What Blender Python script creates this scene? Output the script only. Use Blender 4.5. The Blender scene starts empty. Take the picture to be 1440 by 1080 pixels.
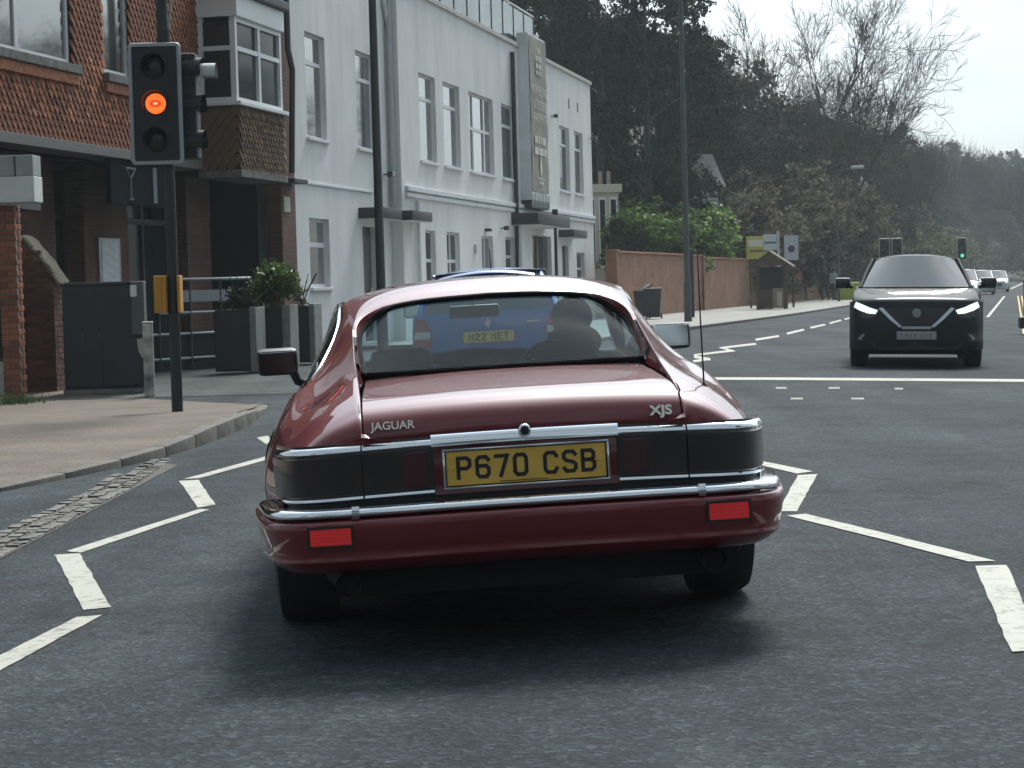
import bpy, bmesh, math, random
from mathutils import Vector, Matrix, noise as mnoise
R = math.radians
rnd = random.Random(7)
sc = bpy.context.scene
COL = sc.collection

# ------------------------------------------------------------------ camera
W0, H0, F0 = 1440.0, 1080.0, 3000.0
PITCH, ROLL = math.atan(135/3000), R(1.6)
CAM = Vector((0, 0, 1.156))
_f = Vector((0, math.cos(PITCH), -math.sin(PITCH)))
_u0 = Vector((0, math.sin(PITCH), math.cos(PITCH)))
_r0 = Vector((1, 0, 0))
_r = _r0*math.cos(ROLL) - _u0*math.sin(ROLL)
_u = _r0*math.sin(ROLL) + _u0*math.cos(ROLL)
cd = bpy.data.cameras.new('camera'); cam = bpy.data.objects.new('camera', cd); COL.objects.link(cam)
m = Matrix((( _r.x, _u.x, -_f.x, CAM.x), (_r.y, _u.y, -_f.y, CAM.y), (_r.z, _u.z, -_f.z, CAM.z), (0, 0, 0, 1)))
cam.matrix_world = m
cd.sensor_width = 36; cd.lens = 36*F0/W0; cd.clip_start = 0.1; cd.clip_end = 3000
cd.dof.use_dof = False
sc.camera = cam

# ------------------------------------------------------------------ sky, sun, exposure
SUN_EL, SUN_AZ = R(47), R(15)          # azimuth clockwise from +Y (straight ahead) towards +X
wd = bpy.data.worlds.new('World'); sc.world = wd; wd.use_nodes = True
nt = wd.node_tree; nt.nodes.clear()
def wn(t, **k):
    n = nt.nodes.new(t)
    for a, b in k.items(): setattr(n, a, b)
    return n
sky = wn('ShaderNodeTexSky', sky_type='NISHITA', sun_disc=False)
sky.sun_elevation = SUN_EL; sky.sun_rotation = SUN_AZ
sky.air_density = 1.2; sky.dust_density = 3.0; sky.ozone_density = 1.2
tc = wn('ShaderNodeTexCoord'); mp = wn('ShaderNodeMapping'); mp.inputs['Scale'].default_value = (1, 1, 3.2)
nz = wn('ShaderNodeTexNoise'); nz.inputs['Scale'].default_value = 2.3; nz.inputs['Detail'].default_value = 6; nz.inputs['Roughness'].default_value = .55
rp = wn('ShaderNodeValToRGB'); rp.color_ramp.elements[0].position = .30; rp.color_ramp.elements[0].color = (.62,.62,.62,1)
rp.color_ramp.elements[1].position = .62; rp.color_ramp.elements[1].color = (1, 1, 1, 1)
cl = wn('ShaderNodeRGB'); cl.outputs[0].default_value = (4.25, 5.0, 5.5, 1)
cm = wn('ShaderNodeMixRGB', blend_type='MIX')
nz2 = wn('ShaderNodeTexNoise'); nz2.inputs['Scale'].default_value = 1.6; nz2.inputs['Detail'].default_value = 5
rp2 = wn('ShaderNodeValToRGB'); rp2.color_ramp.elements[0].position = .3; rp2.color_ramp.elements[0].color = (.72,.74,.77,1)
rp2.color_ramp.elements[1].position = .7; rp2.color_ramp.elements[1].color = (1.2,1.19,1.16,1)
ml = wn('ShaderNodeMixRGB', blend_type='MULTIPLY'); ml.inputs[0].default_value = 1
bg = wn('ShaderNodeBackground'); bg.inputs['Strength'].default_value = .11
ow = wn('ShaderNodeOutputWorld')
L = nt.links.new
L(tc.outputs['Generated'], mp.inputs['Vector']); L(mp.outputs[0], nz.inputs['Vector']); L(mp.outputs[0], nz2.inputs['Vector'])
L(nz.outputs['Fac'], rp.inputs[0]); L(rp.outputs[0], cm.inputs[0]); L(sky.outputs[0], cm.inputs[1])
L(nz2.outputs['Fac'], rp2.inputs[0]); L(cl.outputs[0], ml.inputs[1]); L(rp2.outputs[0], ml.inputs[2]); L(ml.outputs[0], cm.inputs[2])
# thin cloud is brighter towards the sun behind it
dp = wn('ShaderNodeVectorMath', operation='DOT_PRODUCT'); dp.inputs[1].default_value = (math.sin(SUN_AZ)*math.cos(SUN_EL), math.cos(SUN_AZ)*math.cos(SUN_EL), math.sin(SUN_EL))
L(tc.outputs['Generated'], dp.inputs[0])
gm = wn('ShaderNodeMapRange'); gm.inputs['From Min'].default_value = 0; gm.inputs['From Max'].default_value = 1; gm.inputs['To Min'].default_value = .55; gm.inputs['To Max'].default_value = 3.8
mxp = wn('ShaderNodeMath', operation='MAXIMUM'); mxp.inputs[1].default_value = 0; L(dp.outputs['Value'], mxp.inputs[0])
pw = wn('ShaderNodeMath', operation='POWER'); pw.inputs[1].default_value = 5.6; L(mxp.outputs[0], pw.inputs[0]); L(pw.outputs[0], gm.inputs['Value'])
gs = wn('ShaderNodeVectorMath', operation='SCALE'); L(cm.outputs[0], gs.inputs[0]); L(gm.outputs[0], gs.inputs['Scale'])
L(gs.outputs[0], bg.inputs['Color']); L(bg.outputs[0], ow.inputs['Surface'])
sd = bpy.data.lights.new('sun', 'SUN'); so = bpy.data.objects.new('sun', sd); COL.objects.link(so)
sd.energy = 3.0; sd.angle = R(16); sd.color = (1, .965, .90)
sv = Vector((math.sin(SUN_AZ)*math.cos(SUN_EL), math.cos(SUN_AZ)*math.cos(SUN_EL), math.sin(SUN_EL)))
so.rotation_euler = sv.to_track_quat('Z', 'Y').to_euler()
sc.view_settings.view_transform = 'Standard'; sc.view_settings.look = 'None'
sc.view_settings.exposure = 0.52; sc.view_settings.gamma = 1; sc.view_settings.use_curve_mapping = False
sc.render.engine = 'CYCLES'
sc.cycles.use_denoising = True
sc.cycles.max_bounces = 8; sc.cycles.transparent_max_bounces = 16; sc.cycles.volume_bounces = 1
sc.cycles.caustics_reflective = False; sc.cycles.caustics_refractive = False

# ------------------------------------------------------------------ place from pixels
def cpath(y):                        # lateral position of the road crown
    if y < 16: return 1.75
    if y < 44: return 1.75 + .125*(y-16)**2/28
    return 5.25 + .25*(y-44)
def cslope(y): return 0 if y < 16 else (.25*(y-16)/28 if y < 44 else .25)
def dlat(x, y): return (x-cpath(y))*math.cos(math.atan(cslope(y)))
def gz(x, y):                        # road surface height with camber
    d = dlat(x, y)
    d = max(-4.4, min(5.5, d))
    return -.025*(math.sqrt(d*d+.25)-.5)
def ray(px, py):
    return (_f*F0 + _r*(px-W0/2) + _u*(H0/2-py)).normalized()
def gp(px, py, lift=0.0):            # the ground point seen at a pixel
    d = ray(px, py); a, b = 2.0, 600.0
    g = lambda t: CAM.z+d.z*t - gz(CAM.x+d.x*t, CAM.y+d.y*t) - lift
    if g(b) > 0: return CAM + d*b
    for _ in range(60):
        mid = (a+b)/2
        if g(mid) > 0: a = mid
        else: b = mid
    return CAM + d*a
def at(px, py, Y):                   # the point at depth Y (metres ahead) along a pixel's ray
    d = ray(px, py); return CAM + d*(Y/d.y)
def vplane(px, py, P, e):            # hit of a pixel's ray with the vertical plane through P along e
    n = Vector((e.y, -e.x, 0)); d = ray(px, py)
    return CAM + d*((P-CAM).dot(n)/d.dot(n))

# ------------------------------------------------------------------ materials
MATS = {}
def mat(name, col=(.5,.5,.5), rough=.6, metal=0, spec=.5, var=0, vscale=5, bump=0, bscale=40, coat=0, emit=None, estr=0,
        col2=None, trans=0, objrand=0, crough=.03, detail=4, sheet=None):
    if name in MATS: return MATS[name]
    mt = bpy.data.materials.new(name); mt.use_nodes = True; t = mt.node_tree; p = t.nodes['Principled BSDF']
    MATS[name] = mt
    p.inputs['Base Color'].default_value = (*col, 1); p.inputs['Roughness'].default_value = rough
    p.inputs['Metallic'].default_value = metal; p.inputs['Specular IOR Level'].default_value = spec
    p.inputs['Coat Weight'].default_value = coat; p.inputs['Coat Roughness'].default_value = crough
    if emit: p.inputs['Emission Color'].default_value = (*emit, 1); p.inputs['Emission Strength'].default_value = estr
    if var or bump or objrand or col2:
        tcn = t.nodes.new('ShaderNodeTexCoord')
        src = None
        if var or col2:
            n = t.nodes.new('ShaderNodeTexNoise'); n.inputs['Scale'].default_value = vscale; n.inputs['Detail'].default_value = detail
            t.links.new(tcn.outputs['Object'], n.inputs['Vector'])
            r = t.nodes.new('ShaderNodeValToRGB'); r.color_ramp.elements[0].position = .32; r.color_ramp.elements[1].position = .68
            c2 = col2 or tuple(min(1, c*(1+var)) for c in col); c1 = col if col2 else tuple(c*(1-var) for c in col)
            r.color_ramp.elements[0].color = (*c1, 1); r.color_ramp.elements[1].color = (*c2, 1)
            t.links.new(n.outputs['Fac'], r.inputs[0]); src = r.outputs[0]
        if objrand:
            oi = t.nodes.new('ShaderNodeObjectInfo'); mr = t.nodes.new('ShaderNodeMapRange')
            mr.inputs['To Min'].default_value = 1-objrand; mr.inputs['To Max'].default_value = 1+objrand
            t.links.new(oi.outputs['Random'], mr.inputs['Value'])
            mx = t.nodes.new('ShaderNodeVectorMath'); mx.operation = 'SCALE'
            if src: t.links.new(src, mx.inputs[0])
            else: mx.inputs[0].default_value = col
            t.links.new(mr.outputs[0], mx.inputs['Scale']); src = mx.outputs[0]
        if src: t.links.new(src, p.inputs['Base Color'])
        if bump:
            n2 = t.nodes.new('ShaderNodeTexNoise'); n2.inputs['Scale'].default_value = bscale; n2.inputs['Detail'].default_value = 3
            t.links.new(tcn.outputs['Object'], n2.inputs['Vector'])
            b = t.nodes.new('ShaderNodeBump'); b.inputs['Strength'].default_value = bump; b.inputs['Distance'].default_value = .01
            t.links.new(n2.outputs['Fac'], b.inputs['Height']); t.links.new(b.outputs[0], p.inputs['Normal'])
    return mt
def glassmat(name, tint=(.6,.7,.72), refl=1.0, rough=.01, base=0.04):
    if name in MATS: return MATS[name]
    mt = bpy.data.materials.new(name); mt.use_nodes = True; t = mt.node_tree; MATS[name] = mt
    t.nodes.remove(t.nodes['Principled BSDF']); o = t.nodes['Material Output']
    tr = t.nodes.new('ShaderNodeBsdfTransparent'); tr.inputs[0].default_value = (*tint, 1)
    gl = t.nodes.new('ShaderNodeBsdfGlossy'); gl.inputs['Roughness'].default_value = rough; gl.inputs[0].default_value = (.95,.98,1,1)
    lw = t.nodes.new('ShaderNodeFresnel'); lw.inputs['IOR'].default_value = 1.5
    mm = t.nodes.new('ShaderNodeMath'); mm.operation = 'MULTIPLY_ADD'; mm.inputs[1].default_value = refl; mm.inputs[2].default_value = base
    mm.use_clamp = True
    mx = t.nodes.new('ShaderNodeMixShader')
    t.links.new(lw.outputs[0], mm.inputs[0]); t.links.new(mm.outputs[0], mx.inputs[0])
    t.links.new(tr.outputs[0], mx.inputs[1]); t.links.new(gl.outputs[0], mx.inputs[2]); t.links.new(mx.outputs[0], o.inputs['Surface'])
    return mt
def nodes_mat(name):
    mt = bpy.data.materials.new(name); mt.use_nodes = True; MATS[name] = mt
    return mt, mt.node_tree, mt.node_tree.nodes['Principled BSDF']
def N(t, kind, **kw):
    n = t.nodes.new(kind)
    for k, v in kw.items():
        if k in n.inputs.keys(): n.inputs[k].default_value = v
        else: setattr(n, k, v)
    return n
def ramp(t, fac, stops):
    r = t.nodes.new('ShaderNodeValToRGB'); e = r.color_ramp.elements
    while len(e) < len(stops): e.new(.5)
    for i, (p, c) in enumerate(stops): e[i].position = p; e[i].color = (*c, 1) if len(c) == 3 else c
    t.links.new(fac, r.inputs[0]); return r.outputs[0]
def mixc(t, fac, a, b, mode='MIX'):
    n = t.nodes.new('ShaderNodeMixRGB'); n.blend_type = mode
    for i, v in ((0, fac), (1, a), (2, b)):
        if hasattr(v, 'is_linked'): t.links.new(v, n.inputs[i])
        elif i == 0: n.inputs[0].default_value = v
        else: n.inputs[i].default_value = (*v, 1)
    return n.outputs[0]

def asphalt(name, base=(.05,.053,.056), patch=.35):
    mt, t, p = nodes_mat(name); tcn = N(t, 'ShaderNodeTexCoord'); o = tcn.outputs['Object']
    def nse(s, d=4, r=.5):
        n = N(t, 'ShaderNodeTexNoise', Scale=s, Detail=d, Roughness=r); t.links.new(o, n.inputs['Vector']); return n.outputs['Fac']
    v = N(t, 'ShaderNodeTexVoronoi', Scale=62); t.links.new(o, v.inputs['Vector'])
    hs = N(t, 'ShaderNodeSeparateColor'); t.links.new(v.outputs['Color'], hs.inputs[0])
    chips = ramp(t, hs.outputs[0], [(0, tuple(c*.66 for c in base)), (.6, base), (.88, tuple(c*1.3 for c in base)), (1, tuple(c*2.0 for c in base))])
    big = ramp(t, nse(.55, 5, .6), [(.3, (1-patch,)*3), (.7, (1+patch,)*3)])
    mid = ramp(t, nse(6, 4), [(.3, (.82,)*3), (.7, (1.18,)*3)])
    fine = ramp(t, nse(160, 2), [(.3, (.86,)*3), (.72, (1.16,)*3)])
    mpt = N(t, 'ShaderNodeMapping'); mpt.inputs['Scale'].default_value = (1.1, .07, 1); t.links.new(o, mpt.inputs['Vector'])
    ntk = N(t, 'ShaderNodeTexNoise', Scale=1.0, Detail=4.0); t.links.new(mpt.outputs[0], ntk.inputs['Vector'])
    trk = ramp(t, ntk.outputs['Fac'], [(.35, (.74,.75,.77)), (.65, (1.22,1.22,1.2))])
    chips = mixc(t, 1, chips, trk, 'MULTIPLY')
    c = mixc(t, 1, chips, big, 'MULTIPLY'); c = mixc(t, 1, c, mid, 'MULTIPLY'); c = mixc(t, 1, c, fine, 'MULTIPLY')
    t.links.new(c, p.inputs['Base Color'])
    p.inputs['Roughness'].default_value = .9; p.inputs['Specular IOR Level'].default_value = .12
    b = N(t, 'ShaderNodeBump', Strength=.6, Distance=.006)
    ad = N(t, 'ShaderNodeMath', operation='ADD'); t.links.new(v.outputs['Distance'], ad.inputs[0]); t.links.new(nse(70, 3), ad.inputs[1])
    t.links.new(ad.outputs[0], b.inputs['Height']); t.links.new(b.outputs[0], p.inputs['Normal'])
    return mt
def brickmat(name, c1, c2, mortar, scale=1.0, bw=.225, bh=.075, off=.5, msize=.01, rot=None, dirt=.3, bump=.6):
    mt, t, p = nodes_mat(name); tcn = N(t, 'ShaderNodeTexCoord'); vec = tcn.outputs['Object']
    mpn = N(t, 'ShaderNodeMapping')
    if rot:                                             # vertical walls: courses run along x+y, height is z
        sp = N(t, 'ShaderNodeSeparateXYZ'); t.links.new(vec, sp.inputs[0]); ad = N(t, 'ShaderNodeMath', operation='ADD'); t.links.new(sp.outputs[0], ad.inputs[0]); t.links.new(sp.outputs[1], ad.inputs[1])
        cb = N(t, 'ShaderNodeCombineXYZ'); t.links.new(ad.outputs[0], cb.inputs[0]); t.links.new(sp.outputs[2], cb.inputs[1]); t.links.new(cb.outputs[0], mpn.inputs['Vector'])
    else: t.links.new(vec, mpn.inputs['Vector'])
    b = N(t, 'ShaderNodeTexBrick'); b.offset = off
    b.inputs['Scale'].default_value = 1; b.inputs['Brick Width'].default_value = bw; b.inputs['Row Height'].default_value = bh
    b.inputs['Mortar Size'].default_value = msize; b.inputs['Mortar Smooth'].default_value = .2; b.inputs['Bias'].default_value = 0
    b.inputs['Color1'].default_value = (*c1, 1); b.inputs['Color2'].default_value = (*c2, 1); b.inputs['Mortar'].default_value = (*mortar, 1)
    t.links.new(mpn.outputs[0], b.inputs['Vector'])
    n = N(t, 'ShaderNodeTexNoise', Scale=1.3, Detail=6.0); t.links.new(vec, n.inputs['Vector'])
    d = ramp(t, n.outputs['Fac'], [(.3, (1-dirt,)*3), (.7, (1+dirt,)*3)])
    n3 = N(t, 'ShaderNodeTexNoise', Scale=22, Detail=3.0); t.links.new(vec, n3.inputs['Vector'])
    d3 = ramp(t, n3.outputs['Fac'], [(.3, (.8,)*3), (.7, (1.2,)*3)])
    c = mixc(t, 1, b.outputs['Color'], d, 'MULTIPLY'); c = mixc(t, 1, c, d3, 'MULTIPLY'); t.links.new(c, p.inputs['Base Color'])
    p.inputs['Roughness'].default_value = .85
    bp = N(t, 'ShaderNodeBump', Strength=bump, Distance=.008); bp.invert = True
    t.links.new(b.outputs['Fac'], bp.inputs['Height']); t.links.new(bp.outputs[0], p.inputs['Normal'])
    return mt
def render_wall(name, col, streak=.12):
    mt, t, p = nodes_mat(name); tcn = N(t, 'ShaderNodeTexCoord'); vec = tcn.outputs['Object']
    mpn = N(t, 'ShaderNodeMapping'); mpn.inputs['Scale'].default_value = (1, 1, .3); t.links.new(vec, mpn.inputs['Vector'])
    n = N(t, 'ShaderNodeTexNoise', Scale=.9, Detail=6.0, Roughness=.6); t.links.new(mpn.outputs[0], n.inputs['Vector'])
    n2 = N(t, 'ShaderNodeTexNoise', Scale=.7, Detail=4.0); t.links.new(vec, n2.inputs['Vector'])
    a = ramp(t, n.outputs['Fac'], [(.32, tuple(c*(1-streak) for c in col)), (.75, col)])
    b2 = ramp(t, n2.outputs['Fac'], [(.3, (.9,.91,.92)), (.65, (1,1,1))])
    mps = N(t, 'ShaderNodeMapping'); mps.inputs['Scale'].default_value = (1.1, 1.1, .2); t.links.new(vec, mps.inputs['Vector'])
    ns = N(t, 'ShaderNodeTexNoise', Scale=1.6, Detail=5.0); t.links.new(mps.outputs[0], ns.inputs['Vector'])
    st = ramp(t, ns.outputs['Fac'], [(.34, (.90,.905,.905)), (.56, (1,1,1))]); a = mixc(t, 1, a, st, 'MULTIPLY')
    t.links.new(mixc(t, 1, a, b2, 'MULTIPLY'), p.inputs['Base Color']); p.inputs['Roughness'].default_value = .8
    n3 = N(t, 'ShaderNodeTexNoise', Scale=60, Detail=3.0); t.links.new(vec, n3.inputs['Vector'])
    bp = N(t, 'ShaderNodeBump', Strength=.25, Distance=.01); t.links.new(n3.outputs['Fac'], bp.inputs['Height']); t.links.new(bp.outputs[0], p.inputs['Normal'])
    return mt
def leafmat(name, c1, c2, trans=.25, rough=.5, spec=.4):
    mt, t, p = nodes_mat(name); g = N(t, 'ShaderNodeNewGeometry')
    c = ramp(t, g.outputs['Random Per Island'], [(0, c1), (.75, c2), (1, tuple(min(1, x*1.7) for x in c2))])
    t.links.new(c, p.inputs['Base Color']); p.inputs['Roughness'].default_value = rough; p.inputs['Specular IOR Level'].default_value = spec
    tl = N(t, 'ShaderNodeBsdfTranslucent'); t.links.new(c, tl.inputs[0]); mx = N(t, 'ShaderNodeMixShader'); mx.inputs[0].default_value = trans
    o = t.nodes['Material Output']; t.links.new(p.outputs[0], mx.inputs[1]); t.links.new(tl.outputs[0], mx.inputs[2]); t.links.new(mx.outputs[0], o.inputs['Surface'])
    return mt

# ------------------------------------------------------------------ mesh collecting
class MB:
    def __init__(s): s.v = []; s.f = []; s.mi = []; s.cur = 0
    def add(s, vs, fs):
        o = len(s.v); s.v += [tuple(v) for v in vs]; s.f += [tuple(i+o for i in f) for f in fs]; s.mi += [s.cur]*len(fs); return s
    def box(s, x0, x1, y0, y1, z0, z1):
        return s.add([(x0,y0,z0),(x1,y0,z0),(x1,y1,z0),(x0,y1,z0),(x0,y0,z1),(x1,y0,z1),(x1,y1,z1),(x0,y1,z1)],
                     [(0,3,2,1),(4,5,6,7),(0,1,5,4),(1,2,6,5),(2,3,7,6),(3,0,4,7)])
    def bbox(s, x0, x1, y0, y1, z0, z1, b=.01):       # box with chamfered edges
        bm = bmesh.new(); bmesh.ops.create_cube(bm, size=1)
        for v in bm.verts: v.co = Vector(((x0+x1)/2+v.co.x*(x1-x0), (y0+y1)/2+v.co.y*(y1-y0), (z0+z1)/2+v.co.z*(z1-z0)))
        bmesh.ops.bevel(bm, geom=bm.edges[:], offset=b, segments=2, affect='EDGES', profile=.6)
        s.bm(bm); return s
    def bm(s, bm):
        bm.verts.index_update()
        s.add([v.co[:] for v in bm.verts], [[v.index for v in f.verts] for f in bm.faces]); bm.free(); return s
    def grid(s, rows, flip=False):
        n = len(rows[0]); vs = [p for r in rows for p in r]; fs = []
        for i in range(len(rows)-1):
            for j in range(n-1):
                a = i*n+j; q = (a, a+1, a+n+1, a+n); fs.append(q[::-1] if flip else q)
        return s.add(vs, fs)
    def tube(s, pts, rad, n=8, cap=True):
        pts = [Vector(p) for p in pts]; k = len(pts)
        if not hasattr(rad, '__len__'): rad = [rad]*k
        rings = []; prev = None
        for i, p in enumerate(pts):
            d = (pts[min(i+1,k-1)]-pts[max(i-1,0)])
            if d.length < 1e-9: d = Vector((0,0,1))
            d.normalize()
            if prev is None:
                a = Vector((0,0,1)) if abs(d.z) < .9 else Vector((1,0,0)); x = d.cross(a).normalized()
            else: x = (prev - d*prev.dot(d)); x = x.normalized() if x.length > 1e-6 else d.orthogonal().normalized()
            prev = x; y = d.cross(x)
            rings.append([p + (x*math.cos(2*math.pi*j/n)+y*math.sin(2*math.pi*j/n))*rad[i] for j in range(n)])
        vs = [q for r in rings for q in r]; fs = []
        for i in range(k-1):
            for j in range(n): a = i*n+j; b = i*n+(j+1)%n; fs.append((a, b, b+n, a+n))
        if cap: fs.append(tuple(range(n))[::-1]); fs.append(tuple((k-1)*n+j for j in range(n)))
        return s.add(vs, fs)
    def lathe(s, prof, n=24, axis='X', c=(0,0,0)):     # prof: (axial, radius)
        vs = []; fs = []
        for a, r in prof:
            for j in range(n):
                t = 2*math.pi*j/n; p = (a, r*math.cos(t), r*math.sin(t))
                if axis == 'Y': p = (r*math.cos(t), a, r*math.sin(t))
                if axis == 'Z': p = (r*math.cos(t), r*math.sin(t), a)
                vs.append((p[0]+c[0], p[1]+c[1], p[2]+c[2]))
        for i in range(len(prof)-1):
            for j in range(n): a = i*n+j; b = i*n+(j+1)%n; fs.append((a, b, b+n, a+n))
        return s.add(vs, fs)
    def prism(s, pts, off):                             # planar polygon extruded by a vector
        pts = [Vector(p) for p in pts]; off = Vector(off); n = len(pts)
        vs = pts + [p+off for p in pts]
        return s.add(vs, [tuple(range(n))[::-1], tuple(range(n, 2*n))] + [(i, (i+1)%n, (i+1)%n+n, i+n) for i in range(n)])
    def sphere(s, c, r, n=10, sq=(1,1,1)):
        bm = bmesh.new(); bmesh.ops.create_uvsphere(bm, u_segments=n, v_segments=max(6, n*2//3), radius=r)
        for v in bm.verts: v.co = Vector((v.co.x*sq[0]+c[0], v.co.y*sq[1]+c[1], v.co.z*sq[2]+c[2]))
        return s.bm(bm)
    def xf(s, M):
        s.v = [tuple(M @ Vector(v)) for v in s.v]; return s
    def mesh(s, name, mats, smooth=None):
        me = bpy.data.meshes.new(name); me.from_pydata(s.v, [], s.f)
        for mm in (mats if isinstance(mats, (list, tuple)) else [mats]): me.materials.append(mm)
        if any(s.mi): me.polygons.foreach_set('material_index', s.mi)
        if smooth is not None:
            me.polygons.foreach_set('use_smooth', [True]*len(me.polygons))
            if smooth < 180: me.set_sharp_from_angle(angle=R(smooth))
        me.update(); return me
    def build(s, name, mats, parent=None, smooth=None, loc=None, fixn=False):
        me = s.mesh(name, mats, smooth)
        if fixn:
            bm = bmesh.new(); bm.from_mesh(me); bmesh.ops.recalc_face_normals(bm, faces=bm.faces); bm.to_mesh(me); bm.free()
        return link(name, me, parent, loc)
def link(name, data, parent=None, loc=None, rot=None):
    o = bpy.data.objects.new(name, data); COL.objects.link(o)
    if parent: o.parent = parent
    if loc is not None: o.location = loc
    if rot is not None: o.rotation_euler = rot
    return o
def tag(o, label=None, cat=None, group=None, kind=None):
    if label: o['label'] = label
    if cat: o['category'] = cat
    if group: o['group'] = group
    if kind: o['kind'] = kind
    return o
def thing(name, label, cat, loc=(0,0,0), rot=(0,0,0), group=None):
    o = link(name, None, None, loc, rot); o.empty_display_size = .3; return tag(o, label, cat, group)
def copy_tree(o, parent=None):
    c = o.copy(); COL.objects.link(c)
    if parent: c.parent = parent
    for ch in list(o.children): copy_tree(ch, c)
    return c
def text_mesh(txt, size, mt, ext=.002, bold=0, align='CENTER', sx=1):
    cu = bpy.data.curves.new('t', 'FONT'); cu.body = txt; cu.size = size; cu.extrude = ext; cu.offset = bold; cu.align_x = align; cu.align_y = 'CENTER'
    cu.resolution_u = 3
    o = bpy.data.objects.new('t', cu); COL.objects.link(o); dg = bpy.context.evaluated_depsgraph_get()
    me = bpy.data.meshes.new_from_object(o.evaluated_get(dg)); bpy.data.objects.remove(o)
    if sx != 1:
        for v in me.vertices: v.co.x *= sx
    me.materials.clear(); me.materials.append(mt); return me
def spl(pts):                                           # smooth interpolation through (x, value) knots; value may be a tuple
    xs = [p[0] for p in pts]; vs = [Vector(p[1]) if hasattr(p[1], '__len__') else p[1] for p in pts]; n = len(xs)
    sl = [(vs[i+1]-vs[i])/(xs[i+1]-xs[i]) for i in range(n-1)]
    ms = [sl[0]] + [(sl[i-1]*(xs[i+1]-xs[i])+sl[i]*(xs[i]-xs[i-1]))/(xs[i+1]-xs[i-1]) for i in range(1, n-1)] + [sl[-1]]
    def f(x):
        if x <= xs[0]: return vs[0]
        if x >= xs[-1]: return vs[-1]
        i = 0
        while x > xs[i+1]: i += 1
        h = xs[i+1]-xs[i]; t = (x-xs[i])/h
        return vs[i]*(2*t**3-3*t*t+1) + ms[i]*(h*(t**3-2*t*t+t)) + vs[i+1]*(-2*t**3+3*t*t) + ms[i+1]*(h*(t**3-t*t))
    return f
def lin(a, b, n): return [a+(b-a)*i/(n-1) for i in range(n)]
def offset_path(pts, off):                              # 2-D polyline offset to its left
    out = []
    for i, p in enumerate(pts):
        a = Vector(pts[max(i-1,0)][:2]); b = Vector(pts[min(i+1,len(pts)-1)][:2]); d = (b-a).normalized()
        out.append((p[0]-d.y*off, p[1]+d.x*off))
    return out
GLY = {'P':[[(0,0),(0,1),(.75,1),(1,.87),(1,.6),(.75,.47),(0,.47)]],
 '6':[[(1,.85),(.8,1),(.2,1),(0,.85),(0,.15),(.2,0),(.8,0),(1,.15),(1,.42),(.8,.55),(.05,.55)]],
 '7':[[(0,1),(1,1),(.4,0)]], '0':[[(.2,0),(0,.15),(0,.85),(.2,1),(.8,1),(1,.85),(1,.15),(.8,0),(.2,0),(0,.15)]],
 'C':[[(1,.82),(.8,1),(.2,1),(0,.85),(0,.15),(.2,0),(.8,0),(1,.18)]],
 'S':[[(1,.85),(.8,1),(.2,1),(0,.87),(0,.67),(.2,.55),(.8,.46),(1,.34),(1,.13),(.8,0),(.2,0),(0,.15)]],
 'B':[[(0,.53),(.72,.53),(.95,.65),(.95,.88),(.75,1),(0,1),(0,0),(.75,0),(1,.13),(1,.4),(.72,.53)]],
 'N':[[(0,0),(0,1),(1,0),(1,1)]], '2':[[(0,.82),(.2,1),(.8,1),(1,.85),(1,.65),(0,.12),(0,0),(1,0)]],
 'E':[[(1,1),(0,1),(0,0),(1,0)],[(0,.52),(.85,.52)]], 'T':[[(0,1),(1,1)],[(.5,1),(.5,0)]], 'I':[[(.5,0),(.5,1)]]}
def stroke(mb, pts, w, y, M):                          # flat stroke polyline in x/z at depth y, mitred
    P = [Vector(p) for p in pts]; n = len(P); Lf = []; Rt = []
    for i in range(n):
        d1 = (P[i]-P[i-1]).normalized() if i else None; d2 = (P[i+1]-P[i]).normalized() if i < n-1 else None
        if d1 is None: d1 = d2; a = P[i]-d2*w/2*.9
        else: a = P[i]
        if d2 is None: d2 = d1; a = P[i]+d1*w/2*.9
        t = (d1+d2); t = t.normalized() if t.length > 1e-4 else d1
        nn = Vector((-t.y, t.x)); c = max(.45, nn.dot(Vector((-d1.y, d1.x)))); k = w/2/c
        Lf.append(a+nn*k); Rt.append(a-nn*k)
    mb.grid([[M @ Vector((q.x, y, q.y)) for q in Lf], [M @ Vector((q.x, y, q.y)) for q in Rt]])
def plate_text(txt, cw, ch, gap, sw, y, M=Matrix()):
    mb = MB(); wtot = sum((cw+gap) if c != ' ' else cw*.75 for c in txt)-gap; x = -wtot/2
    for c in txt:
        if c == ' ': x += cw*.75; continue
        for st in GLY[c]: stroke(mb, [(x+a*(cw-sw)+sw/2, -ch/2+sw/2+b*(ch-sw)) for a, b in st], sw, y, M)
        x += cw+gap
    return mb

def plate_letters(txt, cw, ch, gap, sw, M, parent):
    wtot = sum((cw+gap) if c != ' ' else cw*.75 for c in txt)-gap; x = -wtot/2
    for c in txt:
        if c == ' ': x += cw*.75; continue
        mb = MB()
        for st in GLY[c]: stroke(mb, [(x+a_*(cw-sw)+sw/2, -ch/2+sw/2+b_*(ch-sw)) for a_, b_ in st], sw, 0, M)
        mb.build('plate_letter', MATS['plate_black'], parent); x += cw+gap
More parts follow.
